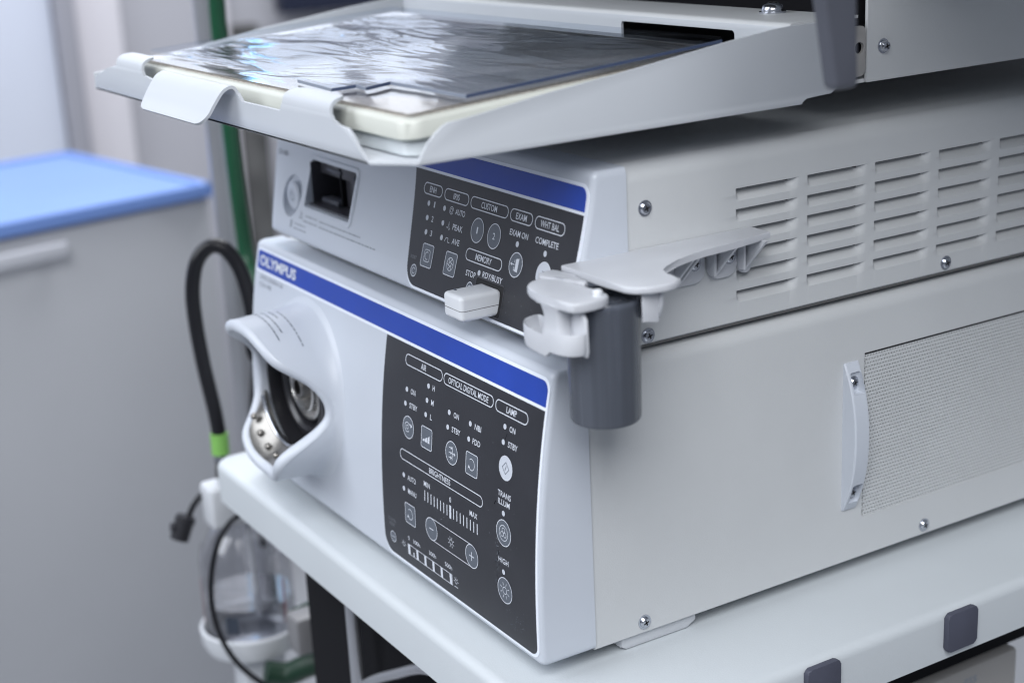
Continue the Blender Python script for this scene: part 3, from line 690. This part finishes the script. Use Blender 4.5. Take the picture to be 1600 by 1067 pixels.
for s, x, z, wd in (('1', -136, 201.4, 1.1), ('2', -135.6, 194.1, 1.8), ('3', -134.2, 187, 1.8), ('AUTO', -109, 201.4, 9.8), ('PEAK', -108.9, 193.8, 10), ('AVE', -108.2, 187, 7.6),
                    ('EXAM ON', -52, 200.5, 16.4), ('COMPLETE', -27.4, 200.7, 19.6), ('STOP', -88.2, 174.9, 9.4), ('RDY/BUSY', -67.9, 176.9, 18.6)): Tu(s, x, z, wd)
Tu('RESET', -147.6, 172.6, 6.6, 1.7, M_printd)
UT.line(arc(-117.9, 201.3, 1.9, 0, 330, 16), .3, off=.08); UT.line(circle(-117.9, 201.3, 1.0, 12), .3, off=.08, closed=True)
UT.line([(-120, 192.6), (-118.6, 192.6), (-118, 195.6), (-117.2, 191.6), (-116.4, 192.6)], .3, off=.08)
UT.line([(-119.5, 185.6), (-118.4, 187.6), (-116.4, 187.6), (-116.2, 185.6), (-114.4, 185.6)], .3, off=.08)
for k in range(22): x = -60+random.random()*58; z = 160+random.random()*20; UT.fill(circle(x, z, .1+random.random()*.16, 6), M_printd, .05)
UT.mb.build('lettering', cu)
for x, z in ((-142, 201.3), (-141.1, 194), (-139.6, 186.9), (-125.2, 201.3), (-124.2, 194), (-122.8, 186.9), (-51.7, 195.9), (-27, 195.8), (-80.5, 176.9)): led(upp, x, z, cu)
key(upp, 's', -133.9, 175.6, 5.7, cu, i_enh); key(upp, 's', -109.3, 175.8, 5.7, cu, i_iris)
key(upp, 'c', -89.7, 196, 5.9, cu, i_text('1', 1.2, 3.2)); key(upp, 'c', -73.5, 195.9, 5.9, cu, i_text('2', 2, 3.2))
key(upp, 'c', -49.7, 186.5, 5.7, cu, i_door); key(upp, 'c', -25.2, 186.3, 5.9, cu, i_box, M_whitekey); key(upp, 'c', -86.8, 168.2, 2.9, cu, lambda P, x, z, o: P.line(arc(x, z, 1.3, 30, 330, 12), .3, off=o)); key(upp, 'c', -145.2, 166, 3.0, cu, lambda P, x, z, o: P.line(arc(x, z, 1.5, 30, 330, 12), .3, off=o))

# ================================================================= USB STICK
ub = thing('usb_stick', 'small white usb stick plugged into the video processor', 'usb stick', (-67, -20, 160))
MB().box(-75.9, -57.8, -31.5, -8.5, 160.4, 173.2, M_usb, 2.3, 5).build('shell', ub)
sm_ = MB(); so = rrect(-75.94, -57.76, -31.54, -8.6, 2.3, 5); sm_.prism(so, PXY, 165.85, 166.15, M_seam); sm_.build('seam', ub)
MB().box(-72.8, -60.6, -9, 9, 164.2, 168.6, M_steel, .3).build('plug', ub)
MB().prism(rrect(-74.2, -71.6, -26.6, -25.4, .4, 3), PXY, 173.15, 173.35, M_ink).build('indicator_mark', ub)

# ================================================================= SCOPE HANGER
def sm(poly, it=2):
    for _ in range(it): poly = [q for i in range(len(poly)) for q in ((poly[i][0]*.75+poly[(i+1) % len(poly)][0]*.25, poly[i][1]*.75+poly[(i+1) % len(poly)][1]*.25), (poly[i][0]*.25+poly[(i+1) % len(poly)][0]*.75, poly[i][1]*.25+poly[(i+1) % len(poly)][1]*.75))]
    return poly
hg = thing('scope_hanger', 'white plastic scope hanger screwed to the processor side, gripping the grey cup', 'hanger bracket', (20, 40, 196))
plate = [(.3, -11), (.3, 99), (15.8, 98.1), (17, 90), (20.3, 73.4), (22.6, 52.7), (25.2, 42), (28.2, 33), (33.7, 21.5), (37, 17.5), (42.8, 14.8), (47.5, 15.4), (54, 15.2), (58.2, 9), (58.6, 4), (57.1, -3), (53.5, -8.6), (49, -11), (36, -11.2), (23, -11.4)]
MB().prism(plate, PXY, 194.2, 197.4, M_brk, .8, 3).build('top_plate', hg)
MB().prism([(.6, -12.5), (12, -12.3), (24.5, -13.2), (26.5, -16.2), (23, -17.4), (11.5, -18.5), (3, -24.5), (-2.2, -22), (-2.6, -14)], PXY, 191.6, 195.4, M_brk, 1, 3).build('spring_tongue', hg)
MB().prism([(p+3.5, q+1) for p, q in sm([(-1.5, -16.8), (14, -20.4), (24, -19.2), (38, -17), (44, -18.6), (47, -26), (46.5, -37), (41, -39.4), (34, -39.2), (22, -39.9), (8, -38), (.5, -31)], 1)], PXY, 190.0, 194.4, M_brk, 1.0, 3).build('clip_plate', hg)
mb = MB(); mb.lathe([(2.2, 0), (2.2, 2), (1.6, 2.8), (0, 3)], (44.2, -21.5, 194.2), 'z', M_usb, 18); mb.build('clip_stud', hg)
rows = []
for k in range(9):
    z = 173+(191-173)*k/8; f = abs(k/8-.55)*2; e = 1.2*f*f*1.4
    rows.append([(p[0]+4, p[1]+1, z) for p in rrect(20-e, 34+e, -38.5-e, -31+e*.2, 3, 5)])
MB().grid(rows, M_brk, closed=True, cap=True).build('clip_pillar', hg)
# dished lower jaw
dish = [(4, -25), (20, -29), (33, -30.8), (45, -30), (50, -31.5), (50.5, -35), (47.5, -39.5), (41, -41.7), (28, -42), (14, -40.5), (6, -36), (3.2, -30)]
mb = MB(); cx_ = sum(p[0] for p in dish)/len(dish); cy_ = sum(p[1] for p in dish)/len(dish)
dd = sm(dish); sc_ = lambda k, z: [(cx_+(p[0]-cx_)*k, cy_+(p[1]-cy_)*k, z+ (2.6 if p[0] > 36 else 0)*(k > .8)) for p in dd]
mb.grid([sc_(.4, 171.2), sc_(.72, 171.6), sc_(.88, 173.5), sc_(.95, 177.2), sc_(.985, 178.2), sc_(1.0, 177.6), sc_(1.0, 170.6), sc_(.97, 168.8), sc_(.85, 168.2), sc_(.3, 168.0)], M_brk, closed=True, cap=True)
mb.build('lower_jaw', hg)
MB().prism([(30, 169.5), (48.3, 169.5), (49.2, 172), (48.8, 186), (46.5, 189), (42, 189.6), (33, 187), (30, 184)], PXZ, -31.6, -29.6, M_brk, .9, 3).build('jaw_flange', hg)
# skirt tab behind cup + skirt rib
mb = MB(); mb.prism([(36.5, 194.3), (36.5, 180), (38.5, 178.2), (45, 177.6), (49, 179.2), (52, 182.6), (53.6, 187), (54.2, 194.3)], PXZ, 4.4, 6.2, M_brk, .5)
mb.prism([(-4, 194.3), (-4, 181), (4.3, 179.5), (4.3, 194.3)], PYZ, 51.2, 52.6, M_brk, .3); mb.prism([(6.3, 194.3), (6.3, 188), (9.5, 194.3)], PYZ, 47, 48.4, M_brk, .2); mb.build('skirt_tab', hg)
mb = MB(); mb.prism([(0.4, 194.3), (0.4, 176), (4, 176), (22, 194.3)], lambda u, v, t: (u, t, v), 47.5, 49, M_brk, .3); mb.build('gusset', hg)
for y in (54, 74.8, 93):
    MB().prism([(.6, 194.3), (.6, 176.5), (2.4, 176.5), (19.5, 194.3)], lambda u, v, t: (u, t, v), y-.8, y+.8, M_brk, .3).build('gusset', hg)
for y0_, y1_ in ((49, 69), (73.5, 88.6), (90.6, 97.5)):
    MB().prism(rrect(y0_, y1_, 175.4, 194.25, [3, 5 if y1_ < 95 else 2.5, 0, 0], 5), PYZ, .1, 2.2, M_brk, .5, caps=(0, 1)).build('mounting_pad', hg)
for y in (62.8, 84): screw_mesh('screw', hg, (2.25, y, 185.2), r=2.8)
for y0_, y1_ in ((45.2, 47.4), (71, 72.6), (88.9, 90.4)): MB().prism([(.3, 194.3), (.3, 180), (3, 178), (7, 178.5), (7, 194.3)], lambda u, v, t: (u, t, v), y0_, y1_, M_brk, .3).build('rib', hg)

# ================================================================= CUP
CX, CY = 33.5, -12.0
cup = thing('cup', 'dark grey cylindrical plastic cup hanging in the white clip', 'cup', (CX, CY, 134))
prof = [(r_*.93, h_*.965) for r_, h_ in [(0, 2.2), (15.5, 2.2), (16, 3), (16.9, 54), (16.4, 57.5), (17.8, 58.3), (18.4, 57.3), (18.3, 55.4), (17.8, 54.6), (17.1, 1.2), (16.4, .1), (15.6, 0), (0, 0)]]
MB().lathe(prof, (CX, CY, 134), 'z', M_cup, 72).build('cup_body', cup, sharp=40)
MB().lathe([(15.0, 53.2), (14.4, 51.8), (12.6, 47), (12.2, 40), (11.4, 40), (11.8, 47.6), (14, 52.8), (15.0, 53.6)], (CX, CY, 134), 'z', M_cup, 60, True).build('inner_sleeve', cup)

# ================================================================= TRAY
TA = .0127
tr = thing('keyboard_tray', 'white folded steel tray with curled lip holding the wrapped keyboard', 'tray', (13, -105, 255))
tr['_b'] = (0, 0, 0); tr.rotation_euler = (0, -TA, 0)
tm = lambda *a: None
fr = [(-388, 0), (-388, 7), (-379, 10), (-362, 14.5), (-345, 17.5), (-297, 17.5), (-296.5, 15), (-275, 13.6), (-266, 14.5), (-258, 17.6), (-157, 17.6), (-153, 13.6), (-107, 13.6), (-105, 17.5), (-52, 17.5), (-51, 15), (-46, 13.9), (-36, 13.3), (-31.5, 10.5), (-27, 5), (-17, 0)]
mb = MB(); mb.prism(fr, PXZ, 5, 6.6, M_tray, .4); mb.build('front_wall', tr)
def curl(x0, x1, prof, m, r0=0, thick=1.5, rc=0):
    """sheet strip: profile of (Y,Z) extruded in X, narrowing towards its end with rounded corners"""
    Q = []; P_ = [Vector((a, b)) for a, b in prof]
    for i in range(len(P_)-1):
        for k in range(4):
            t_ = k/4; p0 = P_[max(i-1, 0)]; p1 = P_[i]; p2 = P_[i+1]; p3 = P_[min(i+2, len(P_)-1)]
            Q.append(.5*((2*p1)+(-p0+p2)*t_+(2*p0-5*p1+4*p2-p3)*t_*t_+(-p0+3*p1-3*p2+p3)*t_**3))
    Q.append(P_[-1]); L_ = [0]
    for i in range(1, len(Q)): L_.append(L_[-1]+(Q[i]-Q[i-1]).length)
    rows = []
    for i, q in enumerate(Q):
        d = (Q[min(i+1, len(Q)-1)]-Q[max(i-1, 0)]).normalized(); nn = Vector((-d.y, d.x))*thick/2
        e = L_[-1]-L_[i]; ins = r0*L_[i]/L_[-1]+(rc-math.sqrt(max(0, rc*rc-(rc-e)**2)) if e < rc else 0)
        a, b = x0+ins, x1-ins; p, s_ = q+nn, q-nn
        rows.append([(a, p.x, p.y), (b, p.x, p.y), (b, s_.x, s_.y), (a, s_.x, s_.y)])
    mb = MB(); mb.grid(rows, m, closed=True, cap=True); return mb
curl(-256, -158.5, [(5.8, 14), (5.4, 18.2), (3, 20.6), (-1.5, 18.8), (-6, 13.2), (-9.5, 8.2), (-13.5, 3.6)], M_tray, 2, rc=8).build('curled_lip', tr)
for a, b in ((-344, -297.5), (-104.5, -52.5)): curl(a, b, [(5.8, 14), (5.9, 18), (7, 21.2), (10, 23), (15, 23.6)], M_tray, 2.5, rc=5).build('retaining_tab', tr)
bp = [(-17, 5), (0, 18.5), (0, 225), (-388, 225), (-388, 5)]
MB().prism(bp, PXY, 0, 1.5, M_tray, .4).build('bottom_plate', tr)
sd = [(18.5, 0), (19.5, 3), (23.5, 8.5), (27, 12), (31, 14.8), (34, 15.9), (40, 16.3), (46, 17), (81, 21.8), (119, 26), (181, 33.7), (206, 36.4), (219, 37.2), (250, 37.2), (250, 12), (247, 5), (243, 3.0), (227.5, 2.8), (226, 1.2), (224, 0)]
MB().prism(sd, PYZ, -1.6, 0.02, M_tray, .35).build('side_wall', tr)
MB().prism([(5, 0), (5, 10), (40, 14), (119, 26), (181, 33.7), (219, 37.2), (250, 37.2), (250, 0)], PYZ, -389.5, -388, M_tray, .35).build('side_wall', tr)
bw = MB().box(-387.9, -1.65, 218, 219.5, 1.55, 36.4, M_tray, .3).build('back_wall', tr)
cut(bw, [MB().prism(rrect(-136, -41, 23.2, 33, 2.2, 5), PXZ, 210, 230, M_gap)])
curl(-387.9, -1.65, [(218.8, 34.5), (219.2, 36.6), (221, 37.4), (226, 37.5), (250, 37.5)], M_case, 0, 1.4).build('back_flange', tr)
mb = MB(); mb.lathe([(6.8, 0), (6.8, .9), (5.6, 1.0), (5.6, 2.2), (4.9, 3.8), (3.2, 4.9), (0, 5.2)], (-50, 250, 38.1), 'z', M_steel, 28)
for q in (0, 1): mb.box(-52.6 if q == 0 else -50.5, -47.4 if q == 0 else -49.5, 249.5 if q == 0 else 247.4, 250.5 if q == 0 else 252.6, 42.6, 43.5, M_gap)
mb.build('bolt', tr)
# slide rail behind the tray
MB().box(-387, -2, 250.1, 262, 36.7, 38.1, M_case).build('flange_extension', tr)

# ================================================================= KEYBOARD
KS = .065
kz = lambda Y: 18.5+KS*(Y-18)
kb = thing('keyboard', 'yellowed white keyboard wrapped under clear film on the steel tray', 'keyboard', (13, -105, 255)); kb['_b'] = (0, 0, 0); kb.rotation_euler = (0, -TA, 0)
def kshell(x0, x1, y0, y1, zb, zt, r, m, e=1.5, sl=KS):
    rows = []
    for q, (ins, f) in enumerate(((e, 0), (0, .12), (0, .8), (e*.35, .93), (e, 1))):
        rows.append([(p[0], p[1], zb+(zt-zb)*f+(sl*(p[1]-18) if f > .5 else (sl*(p[1]-18) if zb > 5 else 0))) for p in rrect(x0+ins, x1-ins, y0+ins, y1-ins, r, 8)])
    mb = MB(); mb.grid(rows, m, closed=True, cap=True); return mb
kshell(-345, -4.5, 16, 192, 8.9, 18.2, 9, M_kb1, 1.8).build('upper_shell', kb)
kshell(-342, -7.5, 19, 189, 1.7, 8.6, 9, M_kb2, 1.5).build('lower_shell', kb)
mb = MB(); rows = []
for zz in (0, .35): rows.append([(p[0], p[1], kz(p[1])-.25+zz) for p in rrect(-341, -8.5, 20.5, 188, 7, 6)])
mb.grid(rows, M_kbtop, closed=True, cap=True); mb.build('key_field', kb)
# rigid clear cover with stepped front edge
cvp = [(-343, 27), (-136, 28), (-104, 26), (-92, 25), (-89, 36), (-77, 35), (-79, 48.5), (-10, 48.5), (-11, 186), (-343, 186)]
def kfn(u, v, t_): return (u, v, kz(v)+t_)
cvo = MB().prism(cvp, kfn, 4.2, 5.6, M_cover, .25).build('clear_cover', kb)
ce = MB(); pth = cvp[1:9]
for (ax_, ay_), (bx_, by_) in zip(pth[:-1], pth[1:]):
    d_ = Vector((bx_-ax_, by_-ay_)).normalized(); n_ = Vector((-d_.y, d_.x))*.3
    q_ = [(ax_+n_.x, ay_+n_.y), (bx_+n_.x, by_+n_.y), (bx_-n_.x, by_-n_.y), (ax_-n_.x, ay_-n_.y)]
    ce.prism(q_, kfn, 2.7, 4.15, M_edge if abs(d_.y) > abs(d_.x) else M_edge2)
ce.build('cover_edge', kb)
# crinkled film
def fz(x, y):
    wv = noise.noise(Vector((x*.006, y*.02, 3)))*18
    a = noise.noise(Vector((x*.013, (y+wv)*.05, 0)))*3.4
    r1 = (1-abs(noise.noise(Vector((x*.022+5, (y+wv)*.13, 2)))*2))**2*.8
    r2 = noise.noise(Vector((x*.05+9, (y+wv*.6)*.22, 8)))*.35
    c = noise.noise(Vector((x*.16, y*.5, 9)))*.06
    e = min(1, (y-20)/14, (187-y)/14, (-10-x)/14, (x+340)/14); g_ = .13+.29*min(1, max(0, (-90-x)/120)); return 1.9+(a+r1+r2+c)*g_*max(0, e)
mb = MB(); rows = []
for j in range(171):
    y = 19+(188.5-19)*j/170; rows.append([(x, y, kz(y)+fz(x, y)) for x in [-343+(-6.5+343)*i/230 for i in range(231)]])
mb.grid(rows, M_film); fo = mb.build('clear_film', kb, sharp=180, fixn=False)

# ================================================================= DRAWER HOUSING above the processor
dh = thing('monitor_shelf_housing', 'grey steel shelf housing above the louvred unit, open dark front', 'shelf housing', (-175, 320, 258))
mb = MB(); mb.box(-2, 0, 173.5, 640, 258, 333.5, M_case, .4); mb.build('side_panel', dh); MB().box(-352, -350, 173.5, 640, 258, 333.5, M_case, .4).build('side_panel', dh)
MB().box(-350, -2.02, 150, 640, 257.8, 259.8, M_case, .3).build('bottom_plate', dh)
mb = MB(); shelf_mesh(mb, -430, 190, 158, 640, 334, 362, 5.5, M_case2); mb.build('shade_board', dh)  # unseen board added to keep ceiling light off the housing side
screw_mesh('bolt', dh, (.05, 184, 275), r=2.8, h=3.2)
br = MB(); br.prism(rrect(140, 172.6, 261.5, 286, 2.5, 5), PYZ, -2.0, -.3, M_dev, .4); bro = br.build('slide_bracket', dh)
hm = MB(); hm.lathe([(2.9, -6), (2.9, 6)], (-1, 168.6, 275.4), 'x', M_gap, 28); cut(bro, [hm])
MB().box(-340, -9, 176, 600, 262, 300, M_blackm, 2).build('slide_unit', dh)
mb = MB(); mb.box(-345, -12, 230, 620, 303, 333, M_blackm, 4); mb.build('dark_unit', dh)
MB().box(-75, -32, 200, 222, 292, 330, M_hook, 2).build('latch_block', dh)

mn = thing('overhead_shade_box', 'unseen black box added over the shelf housing to shade it', 'light blocker', (-95, 150, 362))  # added out of view; blocks overhead light from housing and louvres
MB().box(-420, 165, 0, 200, 431, 830, M_black, 8).build('shade_box_case', mn)
MB().box(-200, 10, 205, 420, 362.3, 372, M_black, 4).build('shade_box_base', mn)
MB().box(-130, -60, 200.5, 225, 372, 600, M_black, 4).build('shade_box_neck', mn)

# ================================================================= GREY HOOK
hk = thing('scope_hook', 'grey tapered plastic hook arm hanging in front of the shelf housing', 'hook', (125, 38, 283))
rows = []
A0, A1, B0, B1 = at(1266, -2, 0, 125), at(1340, -2, 0, 125), at(1285, 141, 0, 125), at(1342, 138, 0, 125)
for zz, e in ((0, 1.6), (.5, .7), (1.4, .15), (3, 0), (15, 0), (30, 0), (45, 0), (66, 0)):
    z = B0[2]-.6+zz; ff = (z-B0[2])/(A0[2]-B0[2])
    rows.append([(p[0], p[1], z) for p in rrect(121+e, 129-e, B0[1]+(A0[1]-B0[1])*ff+e+3.4, B1[1]+(A1[1]-B1[1])*ff-e-3.4, 2.2, 5)])
MB().grid(rows, M_hook, closed=True, cap=True).build('hook_arm', hk)
MB().box(114, 136, 8, 157.4, 342, 356, M_hook, 3).build('support_arm', hk)

# ================================================================= POLE, HOSES, BOTTLE
t = MB(); t.lathe([(11, 0), (11, 1500)], (-700, 97, -870), 'z', M_pole, 32); t.lathe([(0, 0), (160, 0), (150, 14), (20, 26), (11, 40)], (-700, 97, -869.5), 'z', M_pole, 40, True)
t = t.build('stand_pole', base=(-700, 97, -870)); tag(t, 'grey metal stand pole behind the black hose loop', 'pole')
def px_path(pts): return [tuple(at(a, b, 0, x)) for a, b, x in pts]
t = MB().tube(px_path([(331, -160, -600), (338, 0, -610), (348, 100, -615), (359, 200, -620), (371, 300, -625), (385, 400, -630), (398, 470, -600), (430, 560, -560)])+[(-500, 200, -60)], 6.6, M_green, 16).build('green_hose', base=(-620, 76, 100)); tag(t, 'long green hose running down beside the stand pole', 'hose')
t = MB().tube(px_path([(404, 450, -640), (400, 560, -640), (397, 680, -640)])+[(-640, 76, -200)], 3.6, M_blackm, 12).build('black_tube', base=(-640, 80, 0)); tag(t, 'thin black tube running down beside the bezel edge', 'tube')
# black looped cable with lime collar
t = thing('scope_cable', 'thick black cable looping above the bottle, lime green collar', 'cable', at(343, 690, 0, -470))
MB().tube(px_path([(343, 682, -470), (335, 640, -470), (318, 570, -470), (305, 500, -468), (301, 450, -465), (308, 408, -462), (327, 386, -458), (350, 388, -452), (372, 415, -446), (387, 455, -440), (396, 500, -435), (402, 560, -430)])+[(-400, 30, 20)], 5.4, M_hose, 18).build('cable_jacket', t)
p0, p1, p2 = [Vector(at(a, b, 0, -470)) for a, b in ((342, 676), (345, 708), (347, 745))]
MB().tube([p0, p1], 6.6, M_lime, 20, 1).build('collar', t)
mb = MB(); mb.tube([p1, p1+(p2-p1)*.3], 5.2, M_steel, 18, 1); mb.tube([p1+(p2-p1)*.3, p1+(p2-p1)*.6], 4.4, M_brass, 18, 1); mb.tube([p1+(p2-p1)*.6, p2], 4.9, M_brass, 18, 1); mb.build('metal_plug', t)
# white fitting
f0 = Vector(at(346, 782, 0, -470))
t = thing('hose_fitting', 'white plastic fitting under the metal plug at the shelf corner', 'fitting', f0)
MB().box(f0.x-12, f0.x+12, f0.y-12.5, f0.y+12.5, f0.z-18, f0.z+15, M_wht, 4, 3).build('fitting_body', t)
# bottle + holder
BX, BY, BZ = -474, -2.5, -196
t = thing('water_bottle', 'clear plastic water bottle half full in a white holder', 'bottle', (BX, BY, BZ))
MB().lathe([(0, 0), (32, 0), (35, 3), (35, 70), (33, 82), (24, 96), (14, 104), (13, 118), (12, 118), (13, 103), (23, 95), (32, 81), (34, 69), (34, 4), (31, 1.2), (0, 1.2)], (BX, BY, BZ), 'z', M_btl, 48).build('bottle_shell', t)
MB().lathe([(0, 1.3), (30.8, 1.3), (33.9, 4.1), (33.9, 40), (0, 40)], (BX, BY, BZ), 'z', M_water, 48).build('water', t)
MB().lathe([(14.6, 0), (14.6, 14), (13, 16), (0, 16)], (BX, BY, BZ+104), 'z', M_wht, 30).build('cap', t)
MB().tube([(BX+2, BY+4, BZ+104), (BX+3, BY+6, BZ+20)], 2.2, M_wht, 10, 1).build('dip_tube', t)
P = Print(lambda u, v, o: (BX+(35.1+o)*math.cos(math.radians(u)), BY+(35.1+o)*math.sin(math.radians(u)), v))
P.fill([(-52, BZ+22), (-36, BZ+22), (-36, BZ+36), (-52, BZ+36)], M_label, .1)
for q in (-100, 28): P.fill([(q-2, BZ+22), (q+2, BZ+22), (q+2, BZ+60), (q-2, BZ+60)], M_red, .1)
P.line([(a, BZ+46) for a in range(-70, 20, 6)], .5, M_inkp, .1); P.line([(a, BZ+60) for a in range(-70, -20, 6)], .5, M_inkp, .1)
P.mb.build('bottle_print', t)
t = thing('bottle_holder', 'white plastic ring holder carrying the water bottle', 'holder', (BX, BY, BZ-18))
MB().lathe([(0, -3), (30, -3), (36, -1), (39, 6), (39.5, 16), (37.5, 17.5), (36, 16), (36, 2), (33, -.6), (0, -.6)], (BX, BY, BZ), 'z', M_wht, 56).build('holder_cup', t)
mb = MB(); mb.box(BX-10, BX+60, BY+30, BY+46, BZ-14, BZ+14, M_wht, 3); mb.box(BX-14, BX+14, BY-14, BY+20, BZ-60, BZ-3.2, M_wht, 3); mb.build('holder_arm', t)
# thin black cable + connector
t = thing('sensor_cable', 'thin black cable curving past the bottle from the shelf corner', 'cable', at(330, 900, 0, -425))
MB().tube(px_path([(372, 806, -396), (358, 818, -410), (340, 850, -425), (330, 900, -428), (332, 950, -428), (348, 1000, -425), (378, 1042, -420), (430, 1078, -410), (500, 1100, -390)]), 2.1, M_hose, 12).build('cable_jacket', t)
t = thing('loose_connector', 'black connector dangling on a short cable left of the bottle', 'connector', at(284, 825, 0, -480))
MB().tube(px_path([(330, 764, -476), (316, 772, -478), (302, 790, -480), (293, 812, -480)]), 2.4, M_hose, 12).build('short_cable', t)
q0, q1 = Vector(at(291, 806, 0, -480)), Vector(at(280, 842, 0, -480))
mb = MB(); mb.tube([q0, q1], 7.2, M_black, 18, 1); mb.tube([q0+(q1-q0)*.1, q0+(q1-q0)*.25], 7.9, M_black, 18, 1)
q2 = Vector(at(268, 823, 0, -480)); mb.tube([q0+(q1-q0)*.5, q2], 3.6, M_black, 12, 1); mb.build('connector_body', t)
# things under the shelf: dark backdrop unit, rods, dark green hoses, white block
t = thing('black_equipment_rack', 'black equipment rack in the shade under the cart shelf', 'rack', (-380, 200, -300))
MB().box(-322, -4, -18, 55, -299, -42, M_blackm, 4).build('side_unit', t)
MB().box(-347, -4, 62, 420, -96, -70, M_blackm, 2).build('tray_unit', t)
g = Vector(at(478, 985, 0, -400))
t = MB().box(g.x-10, g.x+12, g.y-12, g.y+12, g.z-14, g.z+16, M_mid, 4).build('junction_box', base=g); tag(t, 'small grey junction box beside the bottle holder', 'box')
t = MB().tube(px_path([(415, 1050, -430), (450, 1052, -425), (480, 1040, -415), (510, 1035, -405), (560, 1050, -395)]), 9, M_dgreen, 16).build('dark_green_hose', base=at(470, 1040, 0, -410)); tag(t, 'thick dark green hose low behind the bottle holder', 'hose')
t = MB().tube(px_path([(455, 965, -430), (490, 950, -420), (530, 930, -405)])+[(-380, 60, -70)], 6.5, M_dgreen, 14).build('dark_green_hose', base=at(490, 950, 0, -420)); tag(t, 'dark green hose passing above the grey junction box', 'hose')
a = at(550, 960, 1, -32); t = MB().tube([(a[0], a[1], -40), (a[0], a[1], -299)], 4, M_pole, 14, 1).build('thin_rod', base=(a[0], a[1], -299)); tag(t, 'thin grey upright rod under the shelf front', 'rod')
t = MB().tube([tuple(at(a_, b_, 1, -30)) for a_, b_ in ((540, 1090), (580, 1064), (620, 1052), (660, 1044), (700, 1056))], 3.4, M_pole, 12).build('grey_cable', base=at(620, 1050, 0, -325)); tag(t, 'grey cable curving in the shade under the shelf', 'cable')

for o in bpy.data.objects:
    if '_b' in o.keys(): del o['_b']
